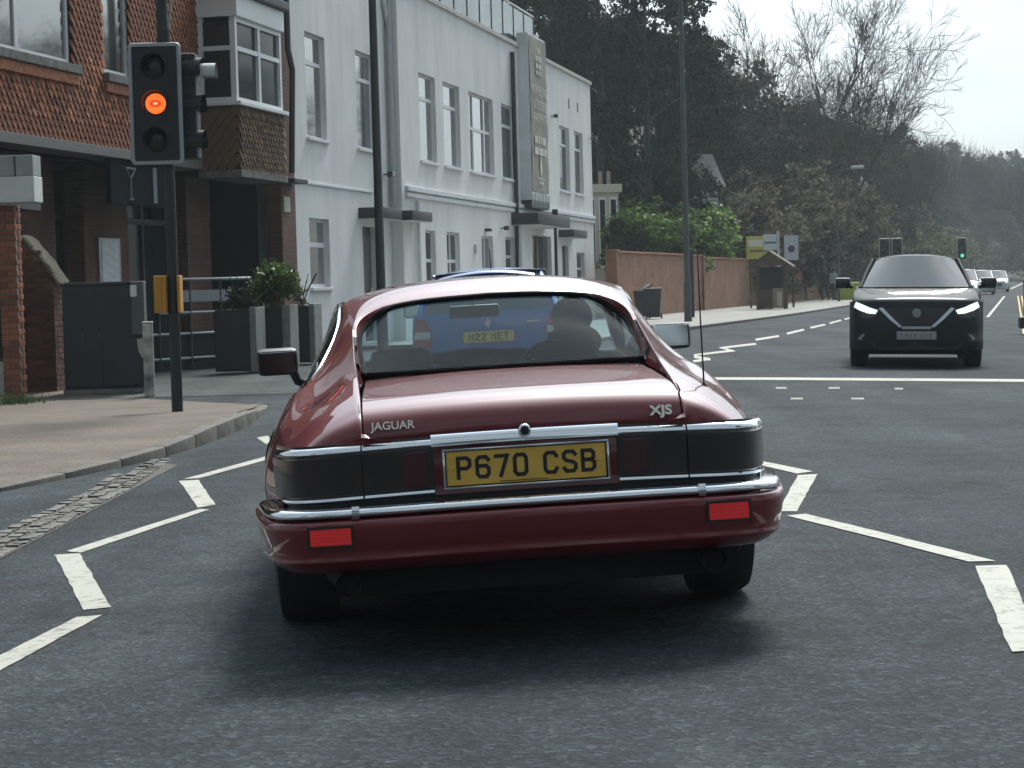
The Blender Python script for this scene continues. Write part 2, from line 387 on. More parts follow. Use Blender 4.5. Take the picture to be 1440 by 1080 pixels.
# ================================================================== THE SETTING
M_asph = asphalt('asphalt', (.035,.043,.0485))
M_asph2 = asphalt('asphalt_side', (.065,.075,.075), .25)
M_pave = brickmat('paving', (.112,.086,.062), (.088,.068,.051), (.055,.047,.039), bw=.2, bh=.1, msize=.006, dirt=.35, bump=.3)
M_flag = brickmat('flag_paving', (.25,.245,.225), (.21,.205,.19), (.1,.1,.095), bw=.6, bh=.45, msize=.012, dirt=.3, bump=.3)
M_kerb = mat('kerb_concrete', (.098,.092,.08), .85, var=.3, vscale=9, bump=.5, bscale=50)
M_sett = mat('granite_sett', (.115,.11,.098), .8, var=.35, vscale=14, bump=.6, bscale=60, objrand=.25)
M_soil = mat('soil', (.06,.055,.04), .95, var=.4, vscale=.5, bump=.6, bscale=5)
M_wood_floor = mat('woodland_floor', (.018,.02,.012), .95, col2=(.05,.042,.028), vscale=.25, bump=.6, bscale=3)
def paint(name, col, wear=.47):
    mt, t, p = nodes_mat(name); tcn = N(t, 'ShaderNodeTexCoord')
    n = N(t, 'ShaderNodeTexNoise', Scale=16, Detail=8.0, Roughness=.7); t.links.new(tcn.outputs['Object'], n.inputs['Vector'])
    n2 = N(t, 'ShaderNodeTexNoise', Scale=2.5, Detail=3.0); t.links.new(tcn.outputs['Object'], n2.inputs['Vector'])
    a = N(t, 'ShaderNodeMath', operation='ADD'); t.links.new(n.outputs['Fac'], a.inputs[0])
    b = N(t, 'ShaderNodeMath', operation='MULTIPLY'); b.inputs[1].default_value = .35; t.links.new(n2.outputs['Fac'], b.inputs[0]); t.links.new(b.outputs[0], a.inputs[1])
    c = ramp(t, a.outputs[0], [(wear, (.11,.11,.105)), (wear+.05, tuple(x*.72 for x in col)), (wear+.16, col), (wear+.5, tuple(min(1, x*1.06) for x in col))])
    t.links.new(c, p.inputs['Base Color']); p.inputs['Roughness'].default_value = .75
    bp = N(t, 'ShaderNodeBump', Strength=.5, Distance=.004); t.links.new(n.outputs['Fac'], bp.inputs['Height']); t.links.new(bp.outputs[0], p.inputs['Normal'])
    return mt
M_white = paint('road_paint_white', (.37,.37,.32), .52)
M_stud = paint('faded_stud_paint', (.24,.24,.21), .55)
M_yellow = paint('road_paint_yellow', (.5,.34,.08), .46)

mb = MB(); mb.grid([[(x, y, -.55) for x in (-420, -200, -40, 0, 40, 200, 420)] for y in (-200, -40, 0, 60, 200, 450, 760)], flip=True)
tag(mb.build('ground', M_soil), kind='structure')

mb = MB(); ys = lin(-8, 60, 60)+lin(62, 420, 90); ds = [-34,-14,-8,-6,-5,-4.4,-4,-3,-2,-1.2,-.7,-.35,0,.35,.7,1.2,2,3,4,5,5.5,6.2,9]
rows = []
for y in ys:
    c = math.cos(math.atan(cslope(y))); rows.append([(cpath(y)+d/c, y, gz(cpath(y)+d/c, y)) for d in ds])
mb.grid(rows, flip=True)
road = tag(mb.build('road', M_asph, smooth=60), kind='structure')

# repaired trench across the lane, a thin sheet of fresher tar (its own surface)
def sheet_on_road(name, quad, mt, nl=10, nw=3, lift=.004, jit=0.0, parent=road, seed=1):
    """quad = 4 pixels a,b,c,d ; a->b and d->c are the long edges"""
    rr = random.Random(seed); a, b, c, d = [gp(*q) for q in quad]; rows = []
    for i in range(nl+1):
        t = i/nl; p, q = a.lerp(b, t), d.lerp(c, t); row = []
        for j in range(nw+1):
            s = j/nw; w = p.lerp(q, s)
            if j in (0, nw) and jit: w += (q-p).normalized()*rr.uniform(-jit, jit)
            if i in (0, nl) and jit: w += (b-a).normalized()*rr.uniform(-jit, jit)
            row.append((w.x, w.y, gz(w.x, w.y)+lift))
        rows.append(row)
    mb = MB(); mb.grid(rows)
    o = mb.build(name, mt, parent); me = o.data
    if sum(p.normal.z for p in me.polygons) < 0: me.flip_normals()
    return o
zz = [((-80,962),(108,869),(143,866),(-80,988)), ((77,781),(118,859),(156,855),(112,779)), ((93,776),(281,716.5),(294,717.5),(114,778)),
      ((252,677),(278,714.5),(303,710.5),(279,675.5)), ((259,674),(430,627),(430,632),(281,673)), ((361,616),(374,625),(382,622),(377,613)),
      ((1371,797),(1422,918),(1468,916),(1416,795.5)), ((1107,726),(1362,791),(1400,790),(1133,723.5)), ((1122,669),(1095,720),(1120,720),(1150,667.5)),
      ((1040,648),(1121,666.8),(1143,663.5),(1040,643)),
      ((976,500),(999,504),(999,507.5),(976,503.5)), ((976,510),(999,506.5),(993,504),(974,507)), ((976,498.5),(1030,492),(1033,494.5),(976,501)),
      ((1010,489),(1030,495),(1035,494),(1016,488.5)), ((1012,488.5),(1062,482.5),(1064,485),(1014,491))]
for i, q in enumerate(zz): sheet_on_road('zigzag_line', q, M_white, 14, 3, jit=.0035 if i < 10 else 0, seed=i)
for q in [((1062,476.5),(1095,471.5),(1096,474),(1063,479.5)), ((1106,468),(1130,462.5),(1131.5,464.8),(1107.5,470.8)),
          ((1139,460),(1160,455.5),(1161,457.5),(1140.5,462.3)), ((1166,453.8),(1182,449.6),(1183.5,451.2),(1167.5,455.8)), ((1187,448.4),(1200,445.2),(1201,446.6),(1188.4,450))]:
    sheet_on_road('centre_dash', q, M_white, 3, 1)
sheet_on_road('stop_line', ((985,531.2),(1520,534.2),(1520,538),(985,534.7)), M_white, 30, 2, jit=.003)
for x0, x1, y in [(1091,1106,546),(1165,1181,546),(1112,1129,561),(1197,1215,561),(1258,1270,547)]:
    sheet_on_road('crossing_stud', ((x0,y-1.2),(x1,y-1.2),(x1,y+1.2),(x0,y+1.2)), M_stud, 2, 1)
sheet_on_road('edge_line', ((1386.5,446),(1411,416.7),(1414,416.7),(1391,446)), M_white, 6, 1)
sheet_on_road('edge_line', ((1420,406),(1440,397),(1442,397.3),(1423,406.4)), M_white, 6, 1)
for o in (0, 5.2):
    sheet_on_road('yellow_line', ((1430.5+o,416),(1438.5+o*1.35,470),(1441.5+o*1.35,470),(1432.3+o,416)), M_yellow, 6, 1)

# ---- pavement on the near corner with kerb stones and the granite gutter
xk = spl([(8,-4.9),(11.5,-4.15),(14.07,-3.41),(15.05,-3.14),(16.95,-2.72),(18.4,-2.60),(20.1,-2.54),(21.3,-2.57),(22.3,-2.62),(23.3,-2.68),(24,-2.75),(25.4,-3.6),(26.7,-4.5),(28.6,-5.0),(30,-5.0)])
hk = spl([(8,.02),(15,.03),(17,.07),(18.6,.115),(21,.115),(22.5,.06),(24,.02),(30,.02)])
mb = MB(); rows = []
for y in lin(8, 30, 90):
    x1 = xk(y)-.128; x0 = -14
    rows.append([(x0+(x1-x0)*t, y, -.098+hk(y)*(.4+.6*t)) for t in lin(0, 1, 16)])
mb.grid(rows, flip=True)
tag(mb.build('pavement', M_pave, smooth=60), kind='structure')
kerb = tag(link('kerb', None), kind='structure')
y = 13.2; i = 0
while y < 24.2:
    y1 = min(y+.905, 24.3); a = Vector((xk(y)-.065, y, 0)); b = Vector((xk(y1)-.065, y1, 0)); d = b-a
    h = hk((y+y1)/2)+.006; Ln = math.hypot(d.x, d.y)
    mb = MB(); mb.bbox(-.066, .066, 0, Ln-.012, -.25, 0, .018)
    o = mb.build('kerb_stone', M_kerb, kerb, smooth=40, loc=(a.x, a.y, -.098+h)); o.rotation_euler = (math.atan2(hk(y1)-hk(y), Ln), 0, -math.atan2(d.x, d.y)); y = y1
gut = tag(link('gutter', None), kind='structure')
smesh = []
for k in range(5):
    r2 = random.Random(k); bm = bmesh.new(); bmesh.ops.create_cube(bm, size=1)
    for v in bm.verts: v.co = Vector((v.co.x*(.086+r2.uniform(-.006,.006)), v.co.y*(.118+r2.uniform(-.01,.01)), v.co.z*.08))
    bmesh.ops.bevel(bm, geom=[e for e in bm.edges], offset=.012, segments=2, affect='EDGES')
    q = MB(); q.bm(bm); smesh.append(q.mesh('sett', M_sett, 40))
y = 4.2
while y < 16.4:
    tt = max(0, (y-14)/2.4)
    for j in range(3):
        if tt > .5 and j == 0: continue
        x = -2.76 + .1*j - .12*tt + (.055 if 0 else 0)
        o = link('sett', smesh[rnd.randrange(5)], gut, (x+rnd.uniform(-.006,.006), y+rnd.uniform(-.012,.012)+(.06 if j == 1 else 0), gz(x, y)-.028+rnd.uniform(-.006,.008)),
                 (rnd.uniform(-.05,.05), rnd.uniform(-.05,.05), rnd.uniform(-.06,.06)))
    y += .128
sheet_on_road('gutter_bed', ((0,787),(250,655),(232,652),(0,752)), mat('mortar_bed', (.06,.057,.052), .9, var=.3, vscale=12, bump=.4), 10, 2, parent=gut)

# ---- far pavements
def strip(name, fa, fb, ys, z, mt, kind='structure'):
    mb = MB(); rows = []
    for y in ys: a, b = fa(y), fb(y); rows.append([(a+(b-a)*t, y, z(y) if callable(z) else z) for t in lin(0, 1, 5)])
    mb.grid(rows, flip=True); mb.grid([[r[-1] for r in rows], [(r[-1][0], r[-1][1], r[-1][2]-.3) for r in rows]], flip=False)
    return tag(mb.build(name, mt), kind=kind)
kfar = spl([(44,1.2),(50,2.9),(57.26,5.1),(70.7,9.0),(94.5,15.2),(140,26.6),(400,92)])
strip('far_pavement', lambda y: kfar(y)-6.5, lambda y: kfar(y)-.15, lin(46, 60, 10)+lin(64, 400, 60), .0, M_flag)
strip('far_kerb', lambda y: kfar(y)-.15, lambda y: kfar(y), lin(46, 60, 10)+lin(64, 400, 60), .006, M_kerb)
kr = lambda y: cpath(y)+5.75/math.cos(math.atan(cslope(y)))
mb = MB(); ysr = lin(20, 60, 30)+lin(64, 400, 60)
rows = [[(kr(y)+t*4, y, .0) for t in (0, .3, 1)] for y in ysr]; mb.grid(rows, flip=True)
mb.grid([[(r[0][0], r[0][1], -.3) for r in rows], [r[0] for r in rows]], flip=True)
tag(mb.build('right_pavement', M_flag), kind='structure')
# forecourt of the pub: paler asphalt
mb = MB(); mb.grid([[(x, y, -.098+.006) for x in (-12, -8, -5.2, xk(min(y, 30))-.0 if y < 24.4 else -2.2-.12*(44-y)*0)] for y in lin(26.8, 44, 20)], flip=True)
tag(mb.build('forecourt', M_asph2), kind='structure')

# ---- hill behind the boundary wall
def sst(a, b, x): t = max(0, min(1, (x-a)/(b-a))); return t*t*(3-2*t)
def hill(x, y):
    d = dlat(x, y)
    h = 15*sst(10, 75, -d)*sst(52, 100, y) + 9*sst(9, 60, d)*sst(120, 220, y) + 16*sst(300, 420, y)*sst(-60, 40, x-50)
    h += 1.2*mnoise.noise(Vector((x*.03, y*.03, 1)))*min(1, h)
    return h
def hz(x, y): return hill(x, y) - (.02 if hill(x, y) > .05 else .6)
mb = MB(); rows = []
for y in lin(50, 520, 95): rows.append([(x, y, hz(x, y)) for x in lin(-110, 240, 100)])
mb.grid(rows, flip=True); tag(mb.build('hill', M_wood_floor, smooth=80), kind='structure')
# ================================================================== THE MAROON COUPE
M_maroon = mat('maroon_paint', (.165,.008,.015), .45, metal=.0, coat=1.0, spec=.2, crough=.012); M_maroon.node_tree.nodes['Principled BSDF'].inputs['Coat IOR'].default_value = 1.6
_t = M_maroon.node_tree; _c = N(_t, 'ShaderNodeTexCoord'); _n = N(_t, 'ShaderNodeTexNoise', Scale=2.2, Detail=6.0); _t.links.new(_c.outputs['Object'], _n.inputs['Vector'])
_rf = ramp(_t, _n.outputs['Fac'], [(.35, (.008,)*3), (.62, (.06,)*3)]); _t.links.new(_rf, _t.nodes['Principled BSDF'].inputs['Coat Roughness'])
M_chrome = mat('chrome', (.82,.85,.88), .07, metal=1)
M_black = mat('black_trim', (.012,.012,.013), .5)
M_blackgloss = mat('black_gloss', (.01,.01,.011), .15, coat=.5)
M_rubber = mat('tyre_rubber', (.018,.018,.019), .85, bump=.3, bscale=60)
M_under = mat('underbody', (.012,.012,.012), .9)
M_alloy = mat('alloy', (.45,.46,.47), .3, metal=.9)
M_int = mat('interior_dark', (.025,.026,.028), .8)
M_leather = mat('seat_leather', (.014,.014,.015), .6)
M_gl = glassmat('car_glass', (.68,.82,.84), .15, base=.0)
M_gldark = glassmat('side_glass', (.25,.3,.3), 1.2, base=.05)
def lens_mat(name, c1, c2):
    mt, t, p = nodes_mat(name); tcn = N(t, 'ShaderNodeTexCoord'); sp = N(t, 'ShaderNodeSeparateXYZ'); t.links.new(tcn.outputs['Object'], sp.inputs[0])
    cb = N(t, 'ShaderNodeCombineXYZ'); t.links.new(sp.outputs[2], cb.inputs[0])
    w = N(t, 'ShaderNodeTexWave', Scale=28.0); w.bands_direction = 'X'; t.links.new(cb.outputs[0], w.inputs['Vector'])
    cbx = N(t, 'ShaderNodeCombineXYZ'); t.links.new(sp.outputs[0], cbx.inputs[0]); t.links.new(sp.outputs[2], cbx.inputs[2])
    n = N(t, 'ShaderNodeTexNoise', Scale=5.0, Detail=3.0); t.links.new(cbx.outputs[0], n.inputs['Vector'])
    a = ramp(t, n.outputs['Fac'], [(.35, c1), (.7, c2)]); b = ramp(t, w.outputs['Fac'], [(0, (.88,.88,.88)), (.5, (1,1,1)), (1, (1.15,1.15,1.15))])
    t.links.new(mixc(t, 1, a, b, 'MULTIPLY'), p.inputs['Base Color']); p.inputs['Roughness'].default_value = .35; p.inputs['Coat Weight'].default_value = .8; p.inputs['Coat Roughness'].default_value = .04
    bp = N(t, 'ShaderNodeBump', Strength=.06, Distance=.003); t.links.new(w.outputs['Fac'], bp.inputs['Height']); t.links.new(bp.outputs[0], p.inputs['Normal'])
    return mt
M_smoke = lens_mat('smoked_lens', (.008,.007,.0075), (.024,.0095,.010))
M_red = lens_mat('red_lens', (.50,.012,.018), (.66,.02,.028)); M_red.node_tree.nodes['Principled BSDF'].inputs['Emission Color'].default_value = (.8,.02,.02,1); M_red.node_tree.nodes['Principled BSDF'].inputs['Emission Strength'].default_value = .10
M_smoke_red = mat('smoked_red_lens', (.06,.012,.013), .15, coat=.6)
M_plate_y = mat('plate_yellow', (.82,.50,.09), .45, var=.08, vscale=15)
M_plate_w = mat('plate_white', (.33,.35,.35), .45)
M_ptext = mat('plate_black', (.02,.02,.02), .5)
M_silver = mat('badge_silver', (.75,.72,.66), .25, metal=.8)
M_cloth = mat('dark_coat', (.010,.011,.013), .9)
M_hair = mat('dark_hair', (.015,.013,.012), .7)
M_skin = mat('skin', (.45,.28,.21), .6)

def wheel(parent, c, r, w, side, rimr=None, spokes=5, name='wheel'):
    rimr = rimr or r*.62
    root = link(name, None, parent, c)
    t = MB(); h = w/2
    prof = [(-h*.72, rimr), (-h*.95, rimr+(r-rimr)*.35), (-h, r-.06), (-h*.9, r-.015), (-h*.7, r), (h*.7, r), (h*.9, r-.015), (h, r-.06), (h*.95, rimr+(r-rimr)*.35), (h*.72, rimr)]
    t.lathe(prof, 36).build('tyre', M_rubber, root, smooth=35)
    q = MB(); o = h*.6*side
    q.lathe([(-h*.7, rimr), (-h*.5, rimr*.92), (h*.5, rimr*.92), (h*.7, rimr)], 28)
    q.lathe([(o, .001), (o, rimr*.28), (o-.05*side, rimr*.3)], 20)
    for k in range(spokes):
        a = 2*math.pi*k/spokes
        for s2 in (-.13, .13):
            p0 = Vector((o-.005*side, math.cos(a)*rimr*.2, math.sin(a)*rimr*.2)); p1 = Vector((o-.012*side, math.cos(a+s2)*rimr*.95, math.sin(a+s2)*rimr*.95))
            q.tube([p0, p1], [.028, .02], 6)
    q.build('rim', M_alloy, root, smooth=40)
    b = MB(); b.lathe([(-.02*side, .001), (-.02*side, rimr*.88)], 24); b.build('brake_disc', M_under, root)
    return root

JP = Vector((.063, 6.86, 0)); JP.z = gz(.0, 8.5)-.002
JYAW, JROLL = R(3.6), R(-1.85)
J = thing('coupe_car', 'dark maroon two-door coupe with smoked tail lights and chrome rear bumper strip', 'car', JP, (0, JROLL, JYAW))

wj = spl([(.07,.45),(.075,.50),(.085,.60),(.095,.66),(.115,.715),(.15,.752),(.20,.78),(.28,.804),(.34,.818),(.5,.845),(.8,.892),(1.2,.92),(2,.915),(3,.89),(4,.85),(4.4,.79),(4.62,.70),(4.7,.6)])
ff = spl([(.17,.88),(.30,.95),(.45,.99),(.54,1.0),(.62,.985),(.68,.958),(.73,.93),(.80,.883),(.86,.845)])
zb = spl([(.07,.716),(.13,.712),(.2,.700),(.3,.694),(.5,.706),(.8,.742),(1.1,.776),(1.33,.80),(2,.825),(3.2,.838),(3.9,.82),(4.4,.74),(4.7,.66)])
ridge = spl([(.06,(.53,.738)),(.075,(.53,.750)),(.11,(.53,.785)),(.18,(.53,.818)),(.3,(.531,.846)),(.6,(.537,.892)),(1.0,(.547,.958)),(1.4,(.552,1.040))])
winl = spl([(1.33,(.800,.800)),(1.5,(.728,.864)),(1.75,(.657,.968)),(2.0,(.616,1.062)),(2.15,(.608,1.114)),(2.35,(.608,1.146)),(2.6,(.612,1.157)),(2.95,(.637,1.132)),(3.15,(.665,1.07)),(3.5,(.725,.945)),(3.85,(.80,.83))])
EA, EE = Vector((.552,1.4,1.040)), Vector((.588,2.2,1.168))
def rline(y):                                           # upper edge of the buttress skin
    if y <= 1.4: r_ = ridge(y); return Vector((r_[0], r_[1]))
    t = (y-1.4)/.8; p = EA.lerp(EE, t); return Vector((p.x, p.z+.012*math.sin(math.pi*t)))
archc = spl([(0,(.552,1.4,1.040)),(.15,(.550,1.52,1.074)),(.3,(.531,1.62,1.104)),(.43,(.49,1.685,1.129)),(.58,(.415,1.718,1.149)),(.78,(.245,1.732,1.168)),(1,(0,1.735,1.176))])
deck = spl([(.10,.80),(.14,.825),(.20,.845),(.3,.857),(.6,.878),(.99,.898)])
def belt(y): z = zb(y); return (wj(y)*ff(z), z)
def arch(y, yc, rr=.385, zc=.335):
    d = abs(y-yc); return zc+math.sqrt(rr*rr-d*d) if d < rr else 0
AX_R, AX_F = 1.13, 3.72
for s in (-1, 1):
    # flank from sill to belt, with the wheel arches cut
    ysf = sorted(set(lin(.28, 4.68, 90)+[AX_R-.385, AX_R+.385, AX_F-.385, AX_F+.385]))
    rows = []
    for y in ysf:
        zl = max(.19 if y > .74 else .37, arch(y, AX_R), arch(y, AX_F)); zt = zb(y); zt = max(zt, zl+.01)
        rows.append([(s*wj(y)*ff(z), y, z) for z in lin(zl, zt, 16)])
    mb = MB(); mb.grid(rows, flip=(s < 0))
    q = mb.build('flank', M_maroon, J, smooth=50)
    # inner face of the buttress beside the boot lid
    rows = []
    for y in lin(.16, .99, 16):
        b = rline(y); lo = Vector((.533-.014*sst(.4, .99, y), deck(y)-.012))
        rows.append([(s*(b.x-.006+(lo.x-b.x+.006)*t), y, b.y-.014+(lo.y-b.y+.014)*t) for t in lin(0, 1, 6)])
    mb = MB(); mb.grid(rows, flip=(s < 0)); mb.build('buttress_inner', M_maroon, J, smooth=60)
    # side glass
    rows = []
    for y in lin(1.36, 3.85, 40):
        a = Vector(belt(y)); a.x -= .008; b = Vector(winl(y)); b.x -= .006; b.y = max(b.y, a.y+.001)
        rows.append([(s*(a.x+(b.x-a.x)*t), y, a.y+(b.y-a.y)*t) for t in lin(0, 1, 5)])
    mb = MB(); mb.grid(rows, flip=(s < 0)); mb.build('side_window', M_gldark, J, smooth=60)
    pts = [(s*(belt(y)[0]-.012), y, belt(y)[1]+.004) for y in lin(3.8, 1.35, 24)]+[(s*(winl(y).x+.004), y, winl(y).y) for y in lin(1.36, 3.8, 34)]
    MB().tube(pts, .0075, 6).build('window_chrome_trim', M_chrome, J, smooth=60)
# one-piece rear wings, buttresses and roof
yl = [1.4+.8*k/18 for k in range(19)]
bm = bmesh.new()
def bgrid(rows, flip):
    vs = [[bm.verts.new(p) for p in r] for r in rows]
    for a in range(len(rows)-1):
        for b in range(len(rows[0])-1):
            q = [vs[a][b], vs[a][b+1], vs[a+1][b+1], vs[a+1][b]]; bm.faces.new(q[::-1] if flip else q)
for s in (-1, 1):
    rows = []
    for y in lin(.06, .3, 16)+lin(.35, 1.35, 22)+yl:
        a = Vector(belt(y)) if y <= 1.33 else Vector(winl(y)); b = rline(y)
        nn = Vector((-(b-a).y, (b-a).x)).normalized(); nn = -nn if nn.y < 0 else nn
        bul = .024*min(1, y/.35)-.010*sst(.6,1.3,y) if y < 1.3 else .014-.009*sst(1.3, 2.2, y)
        row = []
        g_ = sst(.45, 1.0, y)*(1-sst(1.3, 1.75, y))
        for t in lin(0, 1, 17):
            o_ = bul*math.sin(math.pi*t)*(1-g_)+g_*((.012*math.sin(math.pi*t/.4) if t < .4 else 0)-(.014*math.sin(math.pi*(t-.15)/.85) if t > .15 else 0))
            p = a.lerp(b, t)+nn*o_; row.append((s*p.x, y, p.y))
        rows.append(row)
    bgrid(rows, s < 0)
    bgrid([[(s*rline(y).x, y, rline(y).y), (s*(rline(y).x-.004), y, rline(y).y-.002), (s*(rline(y).x-.006), y, rline(y).y-.014)] for y in lin(.06, .3, 16)+lin(.35, 1.35, 22)+[1.4]], s < 0)
zc = spl([(1.735,1.176),(1.80,1.191),(1.92,1.211),(2.1,1.231),(2.4,1.246),(2.7,1.244),(2.98,1.212),(3.06,1.19)])
def acol(t): q = archc(1-abs(t)); return Vector((math.copysign(q.x, t) if t else 0, q.y, q.z))
ts = lin(-1, 1, 45)
def roofpt(t, y):
    e = Vector(winl(y)) if y > 2.2 else Vector((.588, 1.168)); a = abs(t)
    if y > 2.2: k = sst(2.2, 2.7, y); e = Vector((.588, 1.168)).lerp(e, k)
    return Vector((e.x*t, y, zc(y)-(zc(y)-e.y)*(.6*a**2+.4*a**6)))
rows = []
for y in yl:
    sN = (y-1.4)/.8; row = []
    for t in ts:
        A, E = acol(t), roofpt(t, 2.2); p = A.lerp(E, sN)
        a = abs(t); slope0 = (zc(2.2)-zc(1.73)-.47*.11)
        p.z += math.sin(math.pi*sN)*(.012*a**4+.026*(1-a**4))
        row.append(p)
    rows.append(row)
for y in lin(2.25, 3.06, 14): rows.append([roofpt(t, y) for t in ts])
bgrid(rows, False)
bgrid([[p+Vector((0,0,0)) for p in rows[0]], [p+Vector((-.008*p.x/.55*abs(p.x)/.3, -.006, -.004)) for p in rows[0]], [p+Vector((-.014*p.x/.55, -.006, -.014)) for p in rows[0]]], True)
for s in (-1, 1):                                       # rail between roof edge and window line ahead of the pillar
    bgrid([[ (s*(.588+(winl(y).x-.588)*t) if y <= 2.21 else s*(roofpt(1, y).x+(winl(y).x-roofpt(1, y).x)*t), y, roofpt(1, y).z+(winl(y).y-roofpt(1, y).z)*t) for t in lin(1, 0, 3)] for y in [2.2]+lin(2.25, 3.06, 14)], s < 0)
bmesh.ops.remove_doubles(bm, verts=bm.verts[:], dist=.0015)
MB().bm(bm).build('body_shell', M_maroon, J, smooth=55)
# boot lid with recessed number plate panel
def lid_hw(y): return .520-.010*sst(.4, .99, y)
prof = [(.088,.722),(.076,.738),(.077,.756),(.086,.780),(.104,.804),(.136,.826),(.18,.842),(.24,.853),(.34,.862),(.5,.872),(.75,.886),(.99,.898)]
pf_y = spl([(i/11, p[0]) for i, p in enumerate(prof)]); pf_z = spl([(i/11, p[1]) for i, p in enumerate(prof)])
rows = []
for t in lin(0, 1, 45):
    y, z = pf_y(t), pf_z(t); hw = lid_hw(y)
    rows.append([(u*hw, y+.014*u*u*max(0, 1-y/.3), z-.016*abs(u)**2.4) for u in lin(-1, 1, 29)])
MB().grid(rows).build('boot_lid', M_maroon, J, smooth=60)
# rear face plan curve (u, y) and swept strips
half = [(0,.074),(.15,.0745),(.3,.076),(.42,.079),(.525,.084),(.60,.0895),(.66,.099),(.70,.114),(.732,.136),(.757,.165),(.777,.205),(.795,.255),(.81,.31),(.822,.36)]
DZ, DROOP = .015, .018
def sweep(u0, u1, profile, plan=half, sgn=1):
    pts = [p for p in plan if u0-1e-6 <= p[0] <= u1+1e-6]
    fy = spl(plan)
    if not pts or pts[0][0] > u0+1e-4: pts = [(u0, fy(u0))]+pts
    if pts[-1][0] < u1-1e-4: pts = pts+[(u1, fy(u1))]
    dense = []
    for a, b in zip(pts, pts[1:]): dense += [(a[0]+(b[0]-a[0])*i/3, fy(a[0]+(b[0]-a[0])*i/3)) for i in range(3)]
    dense.append(pts[-1]); mb = MB(); rows = []
    for off, z in profile:
        q = offset_path(dense, -off); rows.append([(sgn*p[0], p[1], z-DZ-DROOP*(abs(p[0])/.8)**2) for p in q])
    mb.grid(rows, flip=sgn < 0)
    for end in (0, -1):
        loop = [r[end] for r in rows]; mb.add(loop, [tuple(range(len(loop)))])
    return mb
for s in (-1, 1):
    lens = [(-.03,.706),(.010,.706),(.0125,.7035),(.0115,.66),(.010,.62),(.0085,.578),(.006,.575),(-.03,.575)]
    a = sweep(.534, .822, lens, sgn=s).build('tail_light', M_smoke, J, smooth=12)
    b = sweep(.302, .528, lens, sgn=s).build('tail_light', M_smoke, J, smooth=12)
    sweep(.32, .40, [(.0120,.697),(.0135,.695),(.0115,.585),(.009,.583)], sgn=s).build('reflector', M_smoke_red, b)
    ch = [(-.02,.716),(.012,.716),(.0145,.7185),(.0130,.724),(.0090,.7305),(.003,.736),(-.006,.7385),(-.02,.739)]
    sweep(.534, .812, ch, sgn=s).build('chrome_strip', M_chrome, J, smooth=40)
    sweep(.298, .528, ch, sgn=s).build('chrome_strip', M_chrome, J, smooth=40)
    for lo, hi in ((.302,.528), (.534,.805)):
        sweep(lo, hi, [(-.01,.5625),(.014,.5625),(.016,.5665),(.014,.571),(-.01,.571)], sgn=s).build('lens_trim', M_chrome, J, smooth=40)
    sweep(0, .822, [(-.004,.56),(-.002,.553),(-.002,.70),(-.004,.745)], sgn=s).build('rear_panel', M_blackgloss, J)
    mb = sweep(0, .795, [(-.012,.565),(-.008,.545),(.002,.53),(.003,.50)], sgn=s); mb.build('bumper_gap', M_black, J)
for s in (-1, 1):
    sweep(0, .30, [(-.0015,.55),(.001,.553),(.001,.712),(-.001,.716)], sgn=s).build('plate_panel', M_maroon, J, smooth=50)
    sweep(0, .305, [(-.02,.708),(.018,.708),(.024,.712),(.0235,.722),(.019,.735),(.011,.746),(.000,.752),(-.02,.753)], sgn=s).build('chrome_handle', M_chrome, J, smooth=50)
mb = MB(); mb.lathe([(.0375,.001),(.0375,.0165),(.041,.0205),(.055,.022),(.07,.022)], 20, 'Y', (0, 0, .73)); mb.build('lock_surround', M_chrome, J, smooth=50)
mb = MB(); mb.lathe([(.0365,.0005),(.0365,.0145),(.045,.0145)], 16, 'Y', (0, 0, .73)); mb.build('boot_lock', M_black, J)
mb = MB()
for a, b, c, d in ((-.272,.272,.567,.574),(-.272,.272,.691,.698),(-.272,-.264,.574,.691),(.264,.272,.574,.691)): mb.bbox(a, b, .052, .074, c-.015, d-.015, .003)
mb.build('plate_frame', M_chrome, J, smooth=50)
pl = MB().bbox(-.26, .26, .058, .070, .562, .673, .003).build('number_plate', M_plate_y, J)
plate_letters('P670 CSB', .050, .076, .0115, .0125, Matrix.Translation((0, .0567, .619)), pl)
mb = MB().box(-.09, .07, .0565, .0572, .5675, .5698); mb.build('plate_footer', M_ptext, pl)
for x in (-.238, .238): MB().lathe([(.054,.001),(.055,.0045),(.059,.006)], 10, 'Y', (x, 0, .619)).build('plate_screw', M_plate_y, pl)
for txt, x, z, sz, sx in (('JAGUAR', -.425, .7685, .0385, 1.0), ('XJS', .452, .763, .044, 1.15)):
    o = link('badge', text_mesh(txt, sz, M_silver, .004, .0004 if txt == 'JAGUAR' else .0016, sx=sx), J, (x, .079 if txt == 'XJS' else .078, z), (R(90-17), 0, R(-1 if x < 0 else 1)))
DZ, DROOP = .008, .008
